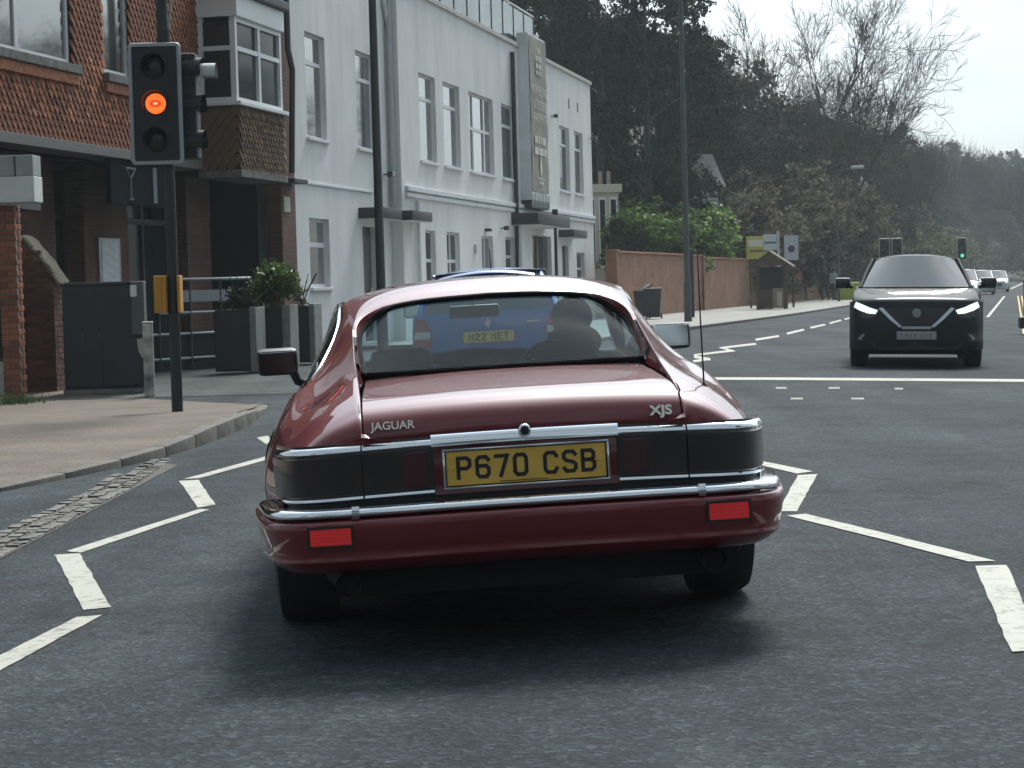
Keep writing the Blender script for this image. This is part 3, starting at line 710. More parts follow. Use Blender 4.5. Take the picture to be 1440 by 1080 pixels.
# bumper: chrome strip, painted shell
bh = [(0,.0),(.2,.002),(.4,.006),(.55,.014),(.66,.028),(.74,.052),(.785,.085),(.816,.13),(.839,.19),(.857,.27),(.876,.40),(.893,.55),(.905,.70)]
for s in (-1, 1):
    sweep(0, .893, [(-.06,.530),(-.014,.529),(-.002,.526),(.006,.520),(.011,.512),(.011,.506),(.006,.501),(-.004,.4975)], plan=bh, sgn=s).build('bumper_chrome', M_chrome, J, smooth=50)
    sweep(0, .905, [(-.06,.492),(-.002,.492),(.016,.488),(.022,.480),(.021,.46),(.014,.42),(.006,.39),(.001,.368),(.004,.362),(.004,.357),(-.004,.35),(-.02,.335),(-.05,.318),(-.09,.31)], plan=bh, sgn=s).build('rear_bumper', M_maroon, J, smooth=50)
    sweep(.548, .572, [(.0,.537),(.014,.534),(.0205,.521),(.0205,.507),(.014,.495),(0,.491)], plan=bh, sgn=s).build('chrome_joint', M_chrome, J, smooth=50)
    fl = sweep(.568, .716, [(.010,.477),(.0235,.4765),(.0235,.407),(.010,.4065)], plan=bh, sgn=s).build('fog_light', M_black, J)
    sweep(.578, .706, [(.020,.468),(.0275,.467),(.0265,.415),(.0175,.4145)], plan=bh, sgn=s).build('red_lens', M_red, fl)
    e = link('exhaust_tip', None, J); MB().lathe([(.16,.036),(.06,.040),(.055,.042),(.06,.036),(.3,.034)], 20, 'Y', (s*.60, 0, .262)).build('pipe', mat('exhaust_steel', (.035,.034,.033), .45, metal=.8), e, smooth=60)
    MB().lathe([(.10,.001),(.10,.036)], 16, 'Y', (s*.60, 0, .262)).build('bore', M_under, e)
    MB().tube([(s*.60,.25,.262),(s*.60,.5,.27),(s*.55,.9,.28)], [.035,.09,.09], 12).build('silencer', M_under, J, smooth=60)
    for y, nm in ((AX_R, 'rear'), (AX_F, 'front')):
        wheel(J, (s*.762, y, .325), .325, .235, s)
        aa = lin(-.1, math.pi+.1, 20); mb = MB()
        mb.grid([[(s*xx, y+.40*math.cos(a), .33+.40*math.sin(a)) for a in aa] for xx in (.56, .84)]); mb.grid([[(s*.56, y+r_*math.cos(a), .33+r_*math.sin(a)) for a in aa] for r_ in (.01, .40)]); mb.build('wheel_arch_liner', M_under, J)
# underbody and closing panels
mb = MB(); mb.box(-.74, .74, 1.55, 3.3, .17, .30); mb.box(-.58, .58, .22, 4.5, .20, .34); mb.box(-.56, .56, .10, .75, .34, .56); mb.box(-.58, .58, .75, 1.55, .34, .50)
mb.tube([(-.7, AX_R, .32), (.7, AX_R, .32)], .05, 10); mb.sphere((0, AX_R, .30), .13, 12); mb.build('underbody', M_under, J)
mb = MB(); mb.box(-.54, .54, .12, .97, .60, .78); mb.build('boot_floor', M_under, J)
for s in (-1, 1): MB().box(min(s*.55, s*.72), max(s*.55, s*.72), .16, .70, .33, .66).build('boot_side', M_under, J)
# rear glass and gasket
def pin(t):                                             # glass edge, inset from ridge and roof arch; t in [-1, 1]
    a = abs(t)
    if a > .62: y = 1.4-(a-.62)/.38*.40; r_ = rline(y); p = Vector((r_.x, y, r_.y))
    else: p = Vector(archc(1-a/.62))
    k = sst(.36, .56, p.x); p = p+Vector((-.024*k, -.004, -.014-.030*k)); p.x = math.copysign(p.x, t) if t else 0
    if a > .62: w_ = (a-.62)/.38; p.z += (.898-p.z)*w_**3; p.x += (math.copysign(.512, t)-p.x)*w_**2
    return p
tg = lin(-1, 1, 61); base = [Vector((.512*t, .997-.02*t*t, .898)) for t in tg]
rows = []
for v in lin(0, 1, 14):
    row = []
    for k, t in enumerate(tg):
        P = pin(t); u = P.x; B = Vector((u, .997-.02*(u/.5)**2, .898)); p = B.lerp(P, v); p.z += .014*math.sin(math.pi*v)*(1-abs(t)); row.append(p)
    rows.append(row)
MB().grid(rows).build('rear_window', M_gl, J, smooth=80)
per = [(q.x, q.y-.004, q.z+.003) for q in rows[-1]]+[(q.x, q.y-.006, q.z+.004) for q in base[::-1]]
MB().tube(per, .011, 6).build('window_gasket', mat('gasket_rubber', (.010,.010,.011), .95, spec=.1), J, smooth=60)
# recess between roof edge, buttress and glass
rows = []
for t in tg:
    a = abs(t)
    if a > .62: y = 1.4-(a-.62)/.38*.40; r_ = rline(y); p = Vector((r_.x-.014, y, r_.y-.010))
    else: p = Vector(archc(1-a/.62))+Vector((-.014*archc(1-a/.62)[0]/.55, -.006, -.014))
    p.x = math.copysign(p.x, t) if t else 0
    rows.append([p.lerp(pin(t), w_) for w_ in lin(0, 1, 4)])
MB().grid(rows).build('window_recess', M_maroon, J, smooth=60)
# windscreen, bonnet, nose
MB().grid([[(t*(.74-.16*v), 3.93-.86*v-.12*abs(t)**2*(1-.3*v), .855+.335*v-.05*v*t*t) for t in lin(-1, 1, 17)] for v in lin(0, 1, 8)]).build('windscreen', M_gl, J, smooth=80)
for s in (-1, 1): MB().tube([(s*.752, 3.80, .845), (s*.66, 3.32, 1.02), (s*.60, 2.98, 1.145)], [.03, .026, .026], 8).build('windscreen_pillar', M_maroon, J, smooth=60)
rows = []
for y in lin(3.72, 4.7, 16):
    b = belt(y); rows.append([(t*b[0], y, (b[1]+.055*(1-abs(t)**2.2)+.012*(1-sst(0, .25, abs(abs(t)-.0))))) for t in lin(-1, 1, 21)])
mb = MB(); mb.grid(rows); e = rows[-1]; mb.grid([e, [(p[0]*.97, 4.76, .58) for p in e], [(p[0]*.97, 4.76, .3) for p in e], [(p[0]*.95, 4.6, .2) for p in e]]); mb.build('bonnet', M_maroon, J, smooth=50)
# cabin
mb = MB(); mb.box(-.78, .78, 1.6, 3.7, .28, .32); mb.box(-.5, .5, 1.0, 1.62, .74, .815); mb.bbox(-.5, .5, 1.58, 1.72, .34, .84, .03); mb.build('cabin_floor', M_int, J)
mb = MB(); mb.bbox(-.74, .74, 3.35, 3.80, .62, .80, .05); mb.build('dashboard', M_int, J, smooth=40)
for s in (-1, 1):
    mb = MB(); mb.grid([[(s*.80, y, z) for z in (.3, .8)] for y in lin(1.5, 3.7, 4)]); mb.build('door_lining', M_int, J)
    st = link('front_seat', None, J, (s*.36, 2.35, 0))
    mb = MB(); mb.bbox(-.25, .25, .1, .6, .38, .52, .05); mb.build('cushion', M_leather, st, smooth=40)
    mb = MB()
    rows = [[(t*hw, yy-.03*math.cos(t*1.5), z) for t in lin(-1, 1, 9)] for hw, yy, z in ((.24,.12,.45),(.25,.05,.6),(.24,0,.75),(.21,-.03,.84),(.16,-.035,.875))]
    mb.grid(rows); mb.grid([[(p[0], p[1]+.12, p[2]) for p in r] for r in rows], flip=True); mb.grid([rows[-1], [(p[0], p[1]+.12, p[2]) for p in rows[-1]]]); mb.build('backrest', M_leather, st, smooth=60)
    mb = MB(); mb.bbox(-.135, .135, -.03, .07, .835, .955, .045); mb.build('headrest', M_leather, st, smooth=60)
mb = MB(); mb.tube([(.38+.185*math.cos(a), 3.2-.06*math.sin(a), .76+.175*math.sin(a)) for a in lin(0, 2*math.pi, 28)], .013, 8); mb.tube([(.20,3.2,.76),(.56,3.2,.76)], .015, 6); mb.tube([(.38,3.2,.76),(.38,3.5,.66)], .03, 8); mb.build('steering_wheel', M_black, J, smooth=60)
mb = MB(); mb.bbox(-.118, .118, 3.08, 3.12, 1.058, 1.118, .014); mb.tube([(0,3.11,1.11),(0,3.14,1.17)], .01, 6); mb.build('interior_mirror', M_black, J, smooth=50)
# door mirrors and aerial
for s, zz_ in ((-1, .90), (1, .915)):
    mr = link('door_mirror', None, J, (s*.93, 3.22, zz_)); mr.rotation_euler = (R(5) if s < 0 else R(-4), 0, R(4) if s < 0 else R(-6))
    mb = MB(); mb.bbox(-.095, .095, 0, .10, -.062, .062, .028); mb.build('mirror_housing', M_black, mr, smooth=50)
    mb = MB(); mb.bbox(-.083, .083, -.004, .004, -.051, .051, .003); mb.build('mirror_glass', mat('mirror' if s > 0 else 'dark_mirror', (.75,.8,.82) if s > 0 else (.10,.11,.12), .05, metal=1), mr)  # left glass coloured dark, standing for a dark reflection
    mb = MB(); mb.tube([(-s*.07,.06,-.05),(-s*.09,.07,-.10),(-s*.15,.08,-.13)], .022, 8); mb.build('mirror_arm', M_black, mr, smooth=50)
ae = link('aerial', None, J, (.655, .45, .806))
MB().tube([(0,0,-.02),(0,-.002,.25),(0.002,-.004,.47)], [.0035,.0028,.002], 6).build('mast', M_black, ae, smooth=60)
MB().lathe([(-.01,.016),(.004,.015),(.016,.008),(.022,.003)], 12, 'Z').build('mast_base', M_black, ae, smooth=60)

# ---- the driver
def skin_body(name, joints, edges, mt, parent=None, root=0, sub=2, loc=None):
    me = bpy.data.meshes.new(name); me.from_pydata([j[0] for j in joints], edges, []); o = bpy.data.objects.new(name, me); COL.objects.link(o)
    sk = o.modifiers.new('skin', 'SKIN')
    for i, j in enumerate(joints):
        r = j[1]; me.skin_vertices[0].data[i].radius = (r, r) if not hasattr(r, '__len__') else r
        me.skin_vertices[0].data[i].use_root = (i == root)
    sb = o.modifiers.new('sub', 'SUBSURF'); sb.levels = sub; sb.render_levels = sub
    dg = bpy.context.evaluated_depsgraph_get(); m2 = bpy.data.meshes.new_from_object(o.evaluated_get(dg)); bpy.data.objects.remove(o)
    m2.materials.clear(); m2.materials.append(mt); m2.polygons.foreach_set('use_smooth', [True]*len(m2.polygons))
    return link(name, m2, parent, loc)
Dv = thing('person', 'driver in dark clothing and knitted hat at the wheel of the maroon coupe', 'person', J.matrix_basis @ Vector((.40, 2.45, .0)), (0, JROLL, JYAW))
jt = [((0,.15,.52),.13), ((0,.10,.66),(.15,.11)), ((0,.06,.80),(.165,.11)), ((0,.05,.875),(.07,.065)), ((0,.06,.93),.055), ((0,.075,1.0),(.088,.10)), ((0,.08,1.055),(.075,.085)),
      ((-.18,.05,.835),.065), ((-.25,.22,.68),.05), ((-.16,.55,.76),.04), ((-.13,.66,.79),.04), ((.18,.05,.835),.065), ((.25,.22,.68),.05), ((.14,.55,.76),.04), ((.12,.66,.79),.04),
      ((-.11,.2,.50),.09), ((-.13,.62,.56),.075), ((-.12,.95,.35),.055), ((.11,.2,.50),.09), ((.13,.62,.56),.075), ((.12,.95,.35),.055)]
skin_body('clothed_body', jt, [(0,1),(1,2),(2,3),(3,4),(4,5),(5,6),(2,7),(7,8),(8,9),(9,10),(2,11),(11,12),(12,13),(13,14),(0,15),(15,16),(16,17),(0,18),(18,19),(19,20)], M_cloth, Dv)
MB().sphere((0,.03,.935), .10, 14, (1.25,1,.8)).build('scarf', M_cloth, Dv, smooth=180)
MB().sphere((0,.075,1.045), .094, 16, (1,1.12,.95)).build('knitted_hat', M_hair, Dv, smooth=180)
# ================================================================== BUILDINGS
M_wallw = render_wall('white_render', (.84,.84,.82))
M_wallw2 = mat('white_trim', (.70,.73,.74), .6, var=.06, vscale=3)
M_upvc = mat('white_window_frame', (.72,.74,.75), .35)
M_winglass = mat('window_glass', (.03,.036,.04), .03, spec=1.0, coat=1.0, col2=(.10,.10,.09), vscale=1.3, objrand=.5); M_winglass.node_tree.nodes['Principled BSDF'].inputs['Coat IOR'].default_value = 2.2
M_winglass2 = mat('window_glass_dark', (.012,.02,.024), .06, spec=.5, objrand=.6)
M_curtain = mat('curtain', (.55,.52,.44), .9)
M_dkgrey = mat('dark_grey_metal', (.03,.033,.038), .5)
M_door = mat('dark_door', (.018,.02,.024), .5)
M_pipe = mat('grey_pipe', (.45,.48,.5), .5)
M_brickb = brickmat('pub_brick', (.155,.06,.036), (.11,.044,.028), (.105,.085,.07), rot=(0, R(90), R(0)), dirt=.35)
M_tile = mat('clay_tile', (.34,.125,.058), .8, var=.35, vscale=12, bump=.4, bscale=60, objrand=.55)
M_tile2 = mat('mossy_clay_tile', (.15,.07,.038), .85, col2=(.09,.065,.03), vscale=9, bump=.4, bscale=60, objrand=.45)
M_stone = mat('weathered_stone', (.16,.155,.14), .85, var=.3, vscale=6, bump=.4)
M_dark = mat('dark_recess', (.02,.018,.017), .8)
PHI = math.atan(.21); FE = Vector((math.sin(PHI), math.cos(PHI), 0)); FN = Vector((math.cos(PHI), -math.sin(PHI), 0))
FA = at(415, 413, 42.5); FA.z = 0
def fs(px, py, off=0.0):                                # pixel -> (along, height) on the street facade plane pushed out by off
    h = vplane(px, py, FA+FN*off, FE); return ((h-FA).dot(FE), h.z)
def frect(l, t, r, b, off=0.0):
    m_ = ((l+r)/2, (t+b)/2); s0 = fs(l, m_[1], off)[0]; s1 = fs(r, m_[1], off)[0]; return s0, s1, fs(m_[0], b, off)[1], fs(m_[0], t, off)[1]
def wall_holes(s0, s1, z0, z1, holes, x=0.0, depth=.14):
    """wall sheet in local x=const (outward +x), y along, with rectangular openings and reveals"""
    mb = MB(); ys = sorted({s0, s1, *[v for h in holes for v in h[:2]]}); zs = sorted({z0, z1, *[v for h in holes for v in h[2:4]]})
    for a, b in zip(ys, ys[1:]):
        for c, d in zip(zs, zs[1:]):
            cy, cz = (a+b)/2, (c+d)/2
            if any(h[0] < cy < h[1] and h[2] < cz < h[3] for h in holes): continue
            mb.add([(x,a,c),(x,b,c),(x,b,d),(x,a,d)], [(0,1,2,3)])
    for h in holes:
        a, b, c, d = h[:4]; xx = x-depth
        mb.add([(x,a,c),(x,b,c),(x,b,d),(x,a,d),(xx,a,c),(xx,b,c),(xx,b,d),(xx,a,d)], [(0,4,5,1),(1,5,6,2),(2,6,7,3),(3,7,4,0)])
    return mb
def window(parent, h, x=0.0, depth=.10, mullions=(), transoms=(), glass=None, sill=True, frame=None, fw=.055, curtain=False, name='window'):
    a, b, c, d = h[:4]; glass = glass or M_winglass; frame = frame or M_upvc; X = x-depth
    mb = MB(); mb.box(X-.05, X, a+.002, a+fw, c+.002, d-.002); mb.box(X-.05, X, b-fw, b-.002, c+.002, d-.002); mb.box(X-.05, X-.001, a+fw, b-fw, c+.002, c+fw); mb.box(X-.05, X-.001, a+fw, b-fw, d-fw, d-.002)
    us = [a+fw]+[a+(b-a)*m_ for m_ in mullions]+[b-fw]; vs = [c+fw]+[c+(d-c)*t_ for t_ in transoms]+[d-fw]
    for m_ in us[1:-1]: mb.box(X-.045, X+.006, m_-fw*.6, m_+fw*.6, c+fw, d-fw)
    for t_ in vs[1:-1]: mb.box(X-.045, X+.004, a+fw, b-fw, t_-fw*.7, t_+fw*.7)
    w = mb.build(name, frame, parent)
    for u0, u1 in zip(us, us[1:]):
        for v0, v1 in zip(vs, vs[1:]):
            p = MB(); k = rnd.uniform(-.006, .006); p.add([(X-.03,u0,v0),(X-.03+k,u1,v0),(X-.03+k,u1,v1),(X-.03,u0,v1)], [(0,1,2,3)]); p.build('pane', glass, w)
    if sill: MB().bbox(X-.02, x+.07, a-.06, b+.06, c-.07, c-.002, .008).build('sill', M_wallw2, w)
    return w
# ------------------------------------------------------------------ white rendered block
WB = thing('white_building', 'white rendered two-storey block with tall narrow windows, dark canopies and grey banner', 'building', FA, (0, 0, -PHI))
OFF = .28
sL0 = fs(404, 300)[0]; sM = fs(566, 300, OFF)[0]; sR = fs(833, 260, OFF)[0]
TOPZ = 8.25
def rw(l, t, r, b, off): q = frect(l, t, r, b, off); return q
upL = [rw(430,43,458,200,0), rw(501,66,527,212,0)]; gL = [rw(436,309,464,408,0)]
dL = [rw(511,312,529,420,0)]
dR = [rw(556,316,581,420,0)]
upL = [(q[0], q[1], 4.35, 6.50) for q in upL]; gL = [(gL[0][0], gL[0][1], 1.28, 2.70)]; dL = [(dL[0][0], dL[0][1], .05, 2.62)]; dR = [(dR[0][0], dR[0][1], .05, 2.62)]
MB_ = wall_holes(sL0, sM, -.15, TOPZ+1.3, upL+gL+dL+[(dR[0][0], sM-.25, .05, 2.62)], 0); 
MB_.build('front_wall', M_wallw, WB)
upR = [rw(590,97,613,234,OFF), rw(624,112,647,242,OFF), rw(660,122,694,251,OFF), rw(706,142,724,259,OFF), rw(787,170,801,274,OFF), rw(808,178,820,279,OFF)]
upR = [(q[0], q[1], 4.30, 6.42) for q in upR]
gR = [rw(599,325,613,400,OFF), rw(629,328,647,400,OFF), rw(678,333,694,400,OFF), rw(711,337,724,372,OFF), rw(811,348,822,380,OFF)]
gR = [(gR[0][0],gR[0][1],1.15,2.62),(gR[1][0],gR[1][1],1.15,2.62),(gR[2][0],gR[2][1],.2,2.6),(gR[3][0],gR[3][1],1.5,2.62),(gR[4][0],gR[4][1],1.2,2.3)]
ent = rw(750,330,776,420,OFF); sdoor = rw(791,340,800,420,OFF)
ent = (ent[0], ent[1], .05, 2.75); sdoor = (sdoor[0], sdoor[1], .05, 2.5)
wl = wall_holes(sM, sR, -.15, TOPZ, upR+gR+[ent, sdoor], OFF); wl.build('front_wall', M_wallw, WB)
mb = MB(); mb.add([(-.0,sM,-.15),(OFF,sM,-.15),(OFF,sM,TOPZ),(0,sM,TOPZ)], [(0,1,2,3)]); mb.build('step_wall', M_wallw, WB); mb = MB(); mb.add([(OFF,sR,-.15),(-9,sR,-.15),(-9,sR,TOPZ),(OFF,sR,TOPZ)], [(0,1,2,3)]); mb.build('side_wall', M_wallw, WB); mb = MB()
mb.add([(0,sL0,-.15),(-9,sL0,-.15),(-9,sL0,TOPZ+1.3),(0,sL0,TOPZ+1.3)], [(3,2,1,0)]); mb.build('side_wall', M_wallw, WB)
mb = MB(); mb.box(-9, OFF-.002, sM, sR-.002, TOPZ-.3, TOPZ-.28); mb.box(-9, -.002, sL0+.002, sM, TOPZ+1.0, TOPZ+1.02); mb.build('flat_roof', M_dkgrey, WB)
M_cope = mat('coping', (.50,.50,.46), .7, var=.1)
mb = MB(); mb.bbox(OFF-.25, OFF+.06, sM+.003, sR+.06, TOPZ, TOPZ+.12, .01); mb.build('coping', M_cope, WB)
# windows
for i, q in enumerate(upL): window(WB, q, 0, transoms=(.72,), fw=.06)
for q in gL: window(WB, q, 0, transoms=(.62,), fw=.07, glass=M_winglass)
for i, q in enumerate(upR):
    window(WB, q, OFF, mullions=(.28,.72) if i == 2 else (), transoms=(.72,) if i != 2 else (.55,), fw=.06, glass=M_winglass if i < 3 else M_winglass2)
for i, q in enumerate(gR): window(WB, q, OFF, transoms=(.5,), mullions=(.5,) if i in (1, 2) else (), fw=.06, sill=i not in (2,), glass=M_winglass2 if i != 2 else M_winglass)
def door(h, x, nm='door'):
    a, b, c, d = h; dd = MB().box(x-.18, x-.12, a+.01, b-.01, c, d-.01).build(nm, M_door, WB)
    mb = MB(); mb.box(x-.12, x-.105, a+.12, b-.12, c+.2, c+1.0); mb.box(x-.12, x-.105, a+.12, b-.12, c+1.15, d-.2); mb.build('door_panel', M_dkgrey, dd)
    MB().tube([(x-.09,b-.14,1.0),(x-.09,b-.14,1.25)], .015, 6).build('handle', M_chrome, dd)
    mb = MB(); mb.add([(x-.18,a,c),(x-.141,a,c),(x-.141,a,d),(x-.18,a,d)], [(0,1,2,3)]); mb.add([(x-.18,b,c),(x-.141,b,c),(x-.141,b,d),(x-.18,b,d)], [(3,2,1,0)]); mb.add([(x-.18,a,d),(x-.18,b,d),(x-.141,b,d),(x-.141,a,d)], [(0,1,2,3)]); mb.build('door_reveal', M_wallw2, WB)
door(dL[0], -.0); door((dR[0][0], sM-.25, .05, 2.62), 0); door(sdoor, OFF)
dd = MB().box(OFF-.32, OFF-.28, ent[0], ent[1], ent[2], ent[3]).build('entrance_door', M_winglass2, WB)
for k in (.33, .66): MB().box(OFF-.28, OFF-.24, ent[0]+(ent[1]-ent[0])*k-.05, ent[0]+(ent[1]-ent[0])*k+.05, .05, 2.7).build('door_frame', mat('oak_frame', (.30,.22,.14), .6), dd)
# canopies
def canopy(l, r, off, z0, z1, out):
    a = fs(l, 300, off+out)[0]; b = fs(r, 300, off+out)[0]
    c = MB().bbox(off-.02, off+out, a, b, z0, z1, .012).build('canopy', M_dkgrey, WB, smooth=30)
    MB().box(off, off+out-.02, a+.02, b-.02, z0-.012, z0-.003).build('canopy_soffit', M_wallw2, c); return a, b
canopy(538, 566, 0, 2.78, 3.02, .55); canopy(580, 608, OFF, 2.78, 3.00, .45)
canopy(757, 801, OFF, 2.98, 3.32, .8); canopy(806, 825, OFF, 2.75, 3.0, .5)
# string courses
mb = MB(); mb.bbox(-.02, .035, sL0, sM-1.6, 3.38, 3.43, .008); mb.build('string_course', M_wallw2, WB)
for z0, z1, o in ((3.50,3.62,.09), (3.36,3.46,.06)):
    MB().bbox(OFF-.02, OFF+o, sM+.3, sR+.01, z0, z1, .015).build('string_course', M_wallw2, WB)
# pilaster / entrance columns
for l in (733,):
    a = fs(l, 350, OFF+.2)[0]; MB().bbox(OFF-.01, OFF+.22, a, a+.55, 0, 2.975, .01).build('column', M_wallw2, WB)
# banner tower
b0 = fs(731, 200, OFF)[0]; b1 = fs(771, 200, OFF+.35)[0]
mb = MB(); mb.bbox(OFF-.02, OFF+.32, b0, b1, 3.75, 8.70, .012); tw = mb.build('sign_tower', M_wallw2, WB)
M_ban = mat('banner_fabric', (.30,.28,.235), .7, var=.12, vscale=1.5, bump=.15, bscale=4)
rows = []
for z in lin(4.02, 8.63, 14):
    rows.append([(OFF+.345+.012*math.sin(z*5+y_*3), y_, z) for y_ in lin(b0+.05, b1-.04, 8)])
bn = MB().grid(rows, flip=True).build('banner', M_ban, WB, smooth=60)
M_btext = mat('banner_print', (.66,.64,.57), .7)
bc = (b0+b1)/2; bw = b1-b0
def ban_text(t, z, sz, sx=1):
    me = text_mesh(t, sz, M_btext, .001, 0, sx=sx); link('banner_lettering', me, bn, (OFF+.372, bc, z), (R(90), 0, R(90)))
ban_text('NOW SELLING', 7.05, .42, .86); ban_text('1 & 2 BEDROOM', 6.62, .40, .74); ban_text('APARTMENTS', 6.22, .40, .86)
def ban_bar(z, w, h, st=None): MB().box(OFF+.366, OFF+.37, bc-bw*w/2, bc+bw*w/2, z-h/2, z+h/2).build('banner_mark', M_btext, bn)
for z, h, ws in ((5.58,.22,(.16,.1,.06,.2)),(5.24,.22,(.22,.24,.14)),(8.26,.18,(.06,.08)),(8.03,.16,(.1,.06,.1)),(7.8,.14,(.12,.14)),(7.6,.12,(.08,.06,.06)),(4.42,.03,(.42,)),(4.3,.1,(.1,.1))):
    y_ = bc-bw*(sum(ws)+.04*(len(ws)-1))/2
    for w_ in ws: MB().box(OFF+.366, OFF+.37, y_, y_+bw*w_, z-h/2, z+h/2).build('banner_mark', M_btext, bn); y_ += bw*(w_+.04)
mb = MB(); mb.prism([(OFF+.366, bc+.16*math.sin(a)*(1 if math.cos(a) < .3 else .7), 4.82+.30*math.cos(a)) for a in lin(0, 2*math.pi, 17)[:-1]], (.004, 0, 0)); mb.build('banner_emblem', mat('banner_cream', (.7,.68,.6), .7), bn)
for k in range(7): MB().bbox(OFF+.30, OFF+.36, b0+.06+k*(bw-.16)/6, b0+.10+k*(bw-.16)/6, 3.55, 3.95, .004).build('grille_bar', M_wallw2, WB)
MB().box(OFF+.0, OFF+.30, b0+.02, b1-.02, 3.52, 3.75).build('grille_back', M_dkgrey, WB)
# downpipes, cables and floodlights
def pipe(pts, r, mt): return MB().tube(pts, r, 8).build('downpipe', mt, WB, smooth=60)
pA = fs(550, 200, .06)[0]; pB = fs(572, 40, .06)[0]
pipe([(.07, sM-.28, TOPZ+.5), (.07, sM-.3, TOPZ-.45), (.07, pA+.1, 7.1), (.07, pA+.05, 3.9), (.07, pA+.05, .1)], .05, M_wallw2)
pipe([(.12, sM-.12, TOPZ+1.1), (.12, sM-.12, 3.1)], .06, M_pipe)
pD = fs(722, 250, OFF)[0]-.1; pipe([(OFF+.09, pD, 8.0), (OFF+.09, pD, 3.2), (OFF+.05, pD+.02, .1)], .07, M_dkgrey)
pE = fs(586, 350, OFF)[0]; pipe([(OFF+.06, pE, 3.3), (OFF+.06, pE, .1)], .05, M_wallw2)
for s_, z_, o_ in ((fs(540,262,0)[0],3.85,0),(fs(562,268,0)[0],3.72,0),(fs(565,292,0)[0],3.2,0),(fs(775,170,OFF)[0],6.6,OFF),(fs(829,182,OFF)[0],6.35,OFF),(fs(556,34,0)[0],8.5,0),(fs(704,318,OFF)[0],2.85,OFF)):
    fl = MB().bbox(o_+.1, o_+.24, s_-.09, s_+.09, z_-.06, z_+.06, .012); fl.tube([(o_-.01,s_,z_),(o_+.12,s_,z_)], .02, 6); fl.build('floodlight', M_blackgloss, WB)
MB().bbox(OFF, OFF+.05, fs(668,352,OFF)[0]-.1, fs(668,352,OFF)[0]+.1, 2.1, 2.35, .01).build('wall_plate', M_pipe, WB)
mb = MB().bbox(OFF, OFF+.16, fs(683,330,OFF)[0]-.12, fs(683,330,OFF)[0]+.12, 2.72, 2.80, .01); mb.build('wall_lamp', M_dkgrey, WB)
for px in (800, 812): q_ = fs(px, 155, OFF); MB().box(OFF-.0, OFF+.012, q_[0]-.08, q_[0]+.08, 7.1, 7.42).build('vent', M_dkgrey, WB)
# roof terrace: glass balustrade and set-back storey
M_bal = glassmat('balustrade_glass', (.45,.5,.52), .9, base=.02)
tb0, tb1 = sM+.3, b1+.6
n_ = 11
bal = link('terrace_balustrade', None, WB)
for k in range(n_+1):
    y_ = tb0+(tb1-tb0)*k/n_; MB().box(OFF-.16, OFF-.12, y_-.025, y_+.025, TOPZ+.12, TOPZ+1.28).build('baluster', M_dkgrey, bal)
    if k < n_: MB().box(OFF-.145, OFF-.135, y_+.035, y_+(tb1-tb0)/n_-.035, TOPZ+.2, TOPZ+1.22).build('glass_panel', M_bal, bal)
MB().tube([(OFF-.14, tb0, TOPZ+1.30), (OFF-.14, tb1, TOPZ+1.30), (-3, tb1, TOPZ+1.30)], .03, 8).build('handrail', M_wallw2, bal)
pent = wall_holes(sM+.6, tb1-.4, TOPZ-.28, TOPZ+3.0, [], -1.6); 
pent.add([(-1.6,tb1-.4,TOPZ-.28),(-6,tb1-.4,TOPZ-.28),(-6,tb1-.4,TOPZ+3.0),(-1.6,tb1-.4,TOPZ+3.0)], [(0,1,2,3)]); pent.build('penthouse_wall', mat('penthouse_cladding', (.07,.08,.09), .6), WB)
for k in range(8):
    a = sM+.9+k*2.05; 
    if a+1.5 > tb1-.5: break
    w = MB().box(-1.6, -1.56, a, a+1.55, TOPZ+.05, TOPZ+2.3).build('terrace_window', M_winglass2, WB)
    MB().box(-1.56, -1.53, a+.95, a+1.5, TOPZ+.08, TOPZ+2.25).build('curtain', M_curtain, w)
MB().bbox(-3.5, OFF-.3, sM+.5, tb1-.1, TOPZ+2.9, TOPZ+3.1, .02).build('penthouse_roof', M_wallw2, WB)

# ------------------------------------------------------------------ brick and tile-hung public house
PB = thing('brick_pub', 'red brick public house with tile-hung upper storey, white bay window and dark ground floor', 'building', FA, (0, 0, -PHI))
JZ = 3.52                                                # underside of the tile-hung storey
s_near = fs(-140, 100)[0]; s_end = sL0-.02
wU = [frect(-60, 0, 97, 73), frect(143, 0, 180, 90)]
wU = [(wU[0][0], wU[0][1], 4.66, 6.6), (wU[1][0], wU[1][1], 4.66, 6.6)]
wall_holes(s_near, s_end, JZ, 8.5, wU, -.03, .1).build('upper_wall', mat('underfelt', (.05,.03,.022), .9), PB)
for q in wU:
    q = (q[0]+.003, q[1]-.003, q[2]+.003, q[3])
    w = window(PB, q, .03, depth=.05, mullions=(.5,) if q[1]-q[0] > 1.2 else (), fw=.075, glass=M_winglass, sill=False)
    MB().bbox(-.02, .15, q[0]-.12, q[1]+.12, q[2]-.14, q[2]-.005, .012).build('sill', M_stone, w)
    MB().bbox(-.02, .10, q[0]-.10, q[1]+.10, q[2]-.30, q[2]-.145, .012).build('tile_sill', M_tile, w)
def tile_mesh(nm, mt, w=.165, h=.20):
    pts = [(-.5,.5),(.5,.5),(.5,-.05),(.30,-.30),(.12,-.5),(-.12,-.5),(-.30,-.30),(-.5,-.05)]
    mb = MB(); mb.prism([(.0+(.5-b)*.055, a*w*.93, b*h) for a, b in pts], (.024, 0, 0)); return mb.mesh(nm, mt)
tm = [tile_mesh('hung_tile', M_tile)]; tm2 = tile_mesh('hung_tile', M_tile2)
bay0 = fs(285, 150, 0)[0]
big = []; rest = MB(); rest2 = MB()
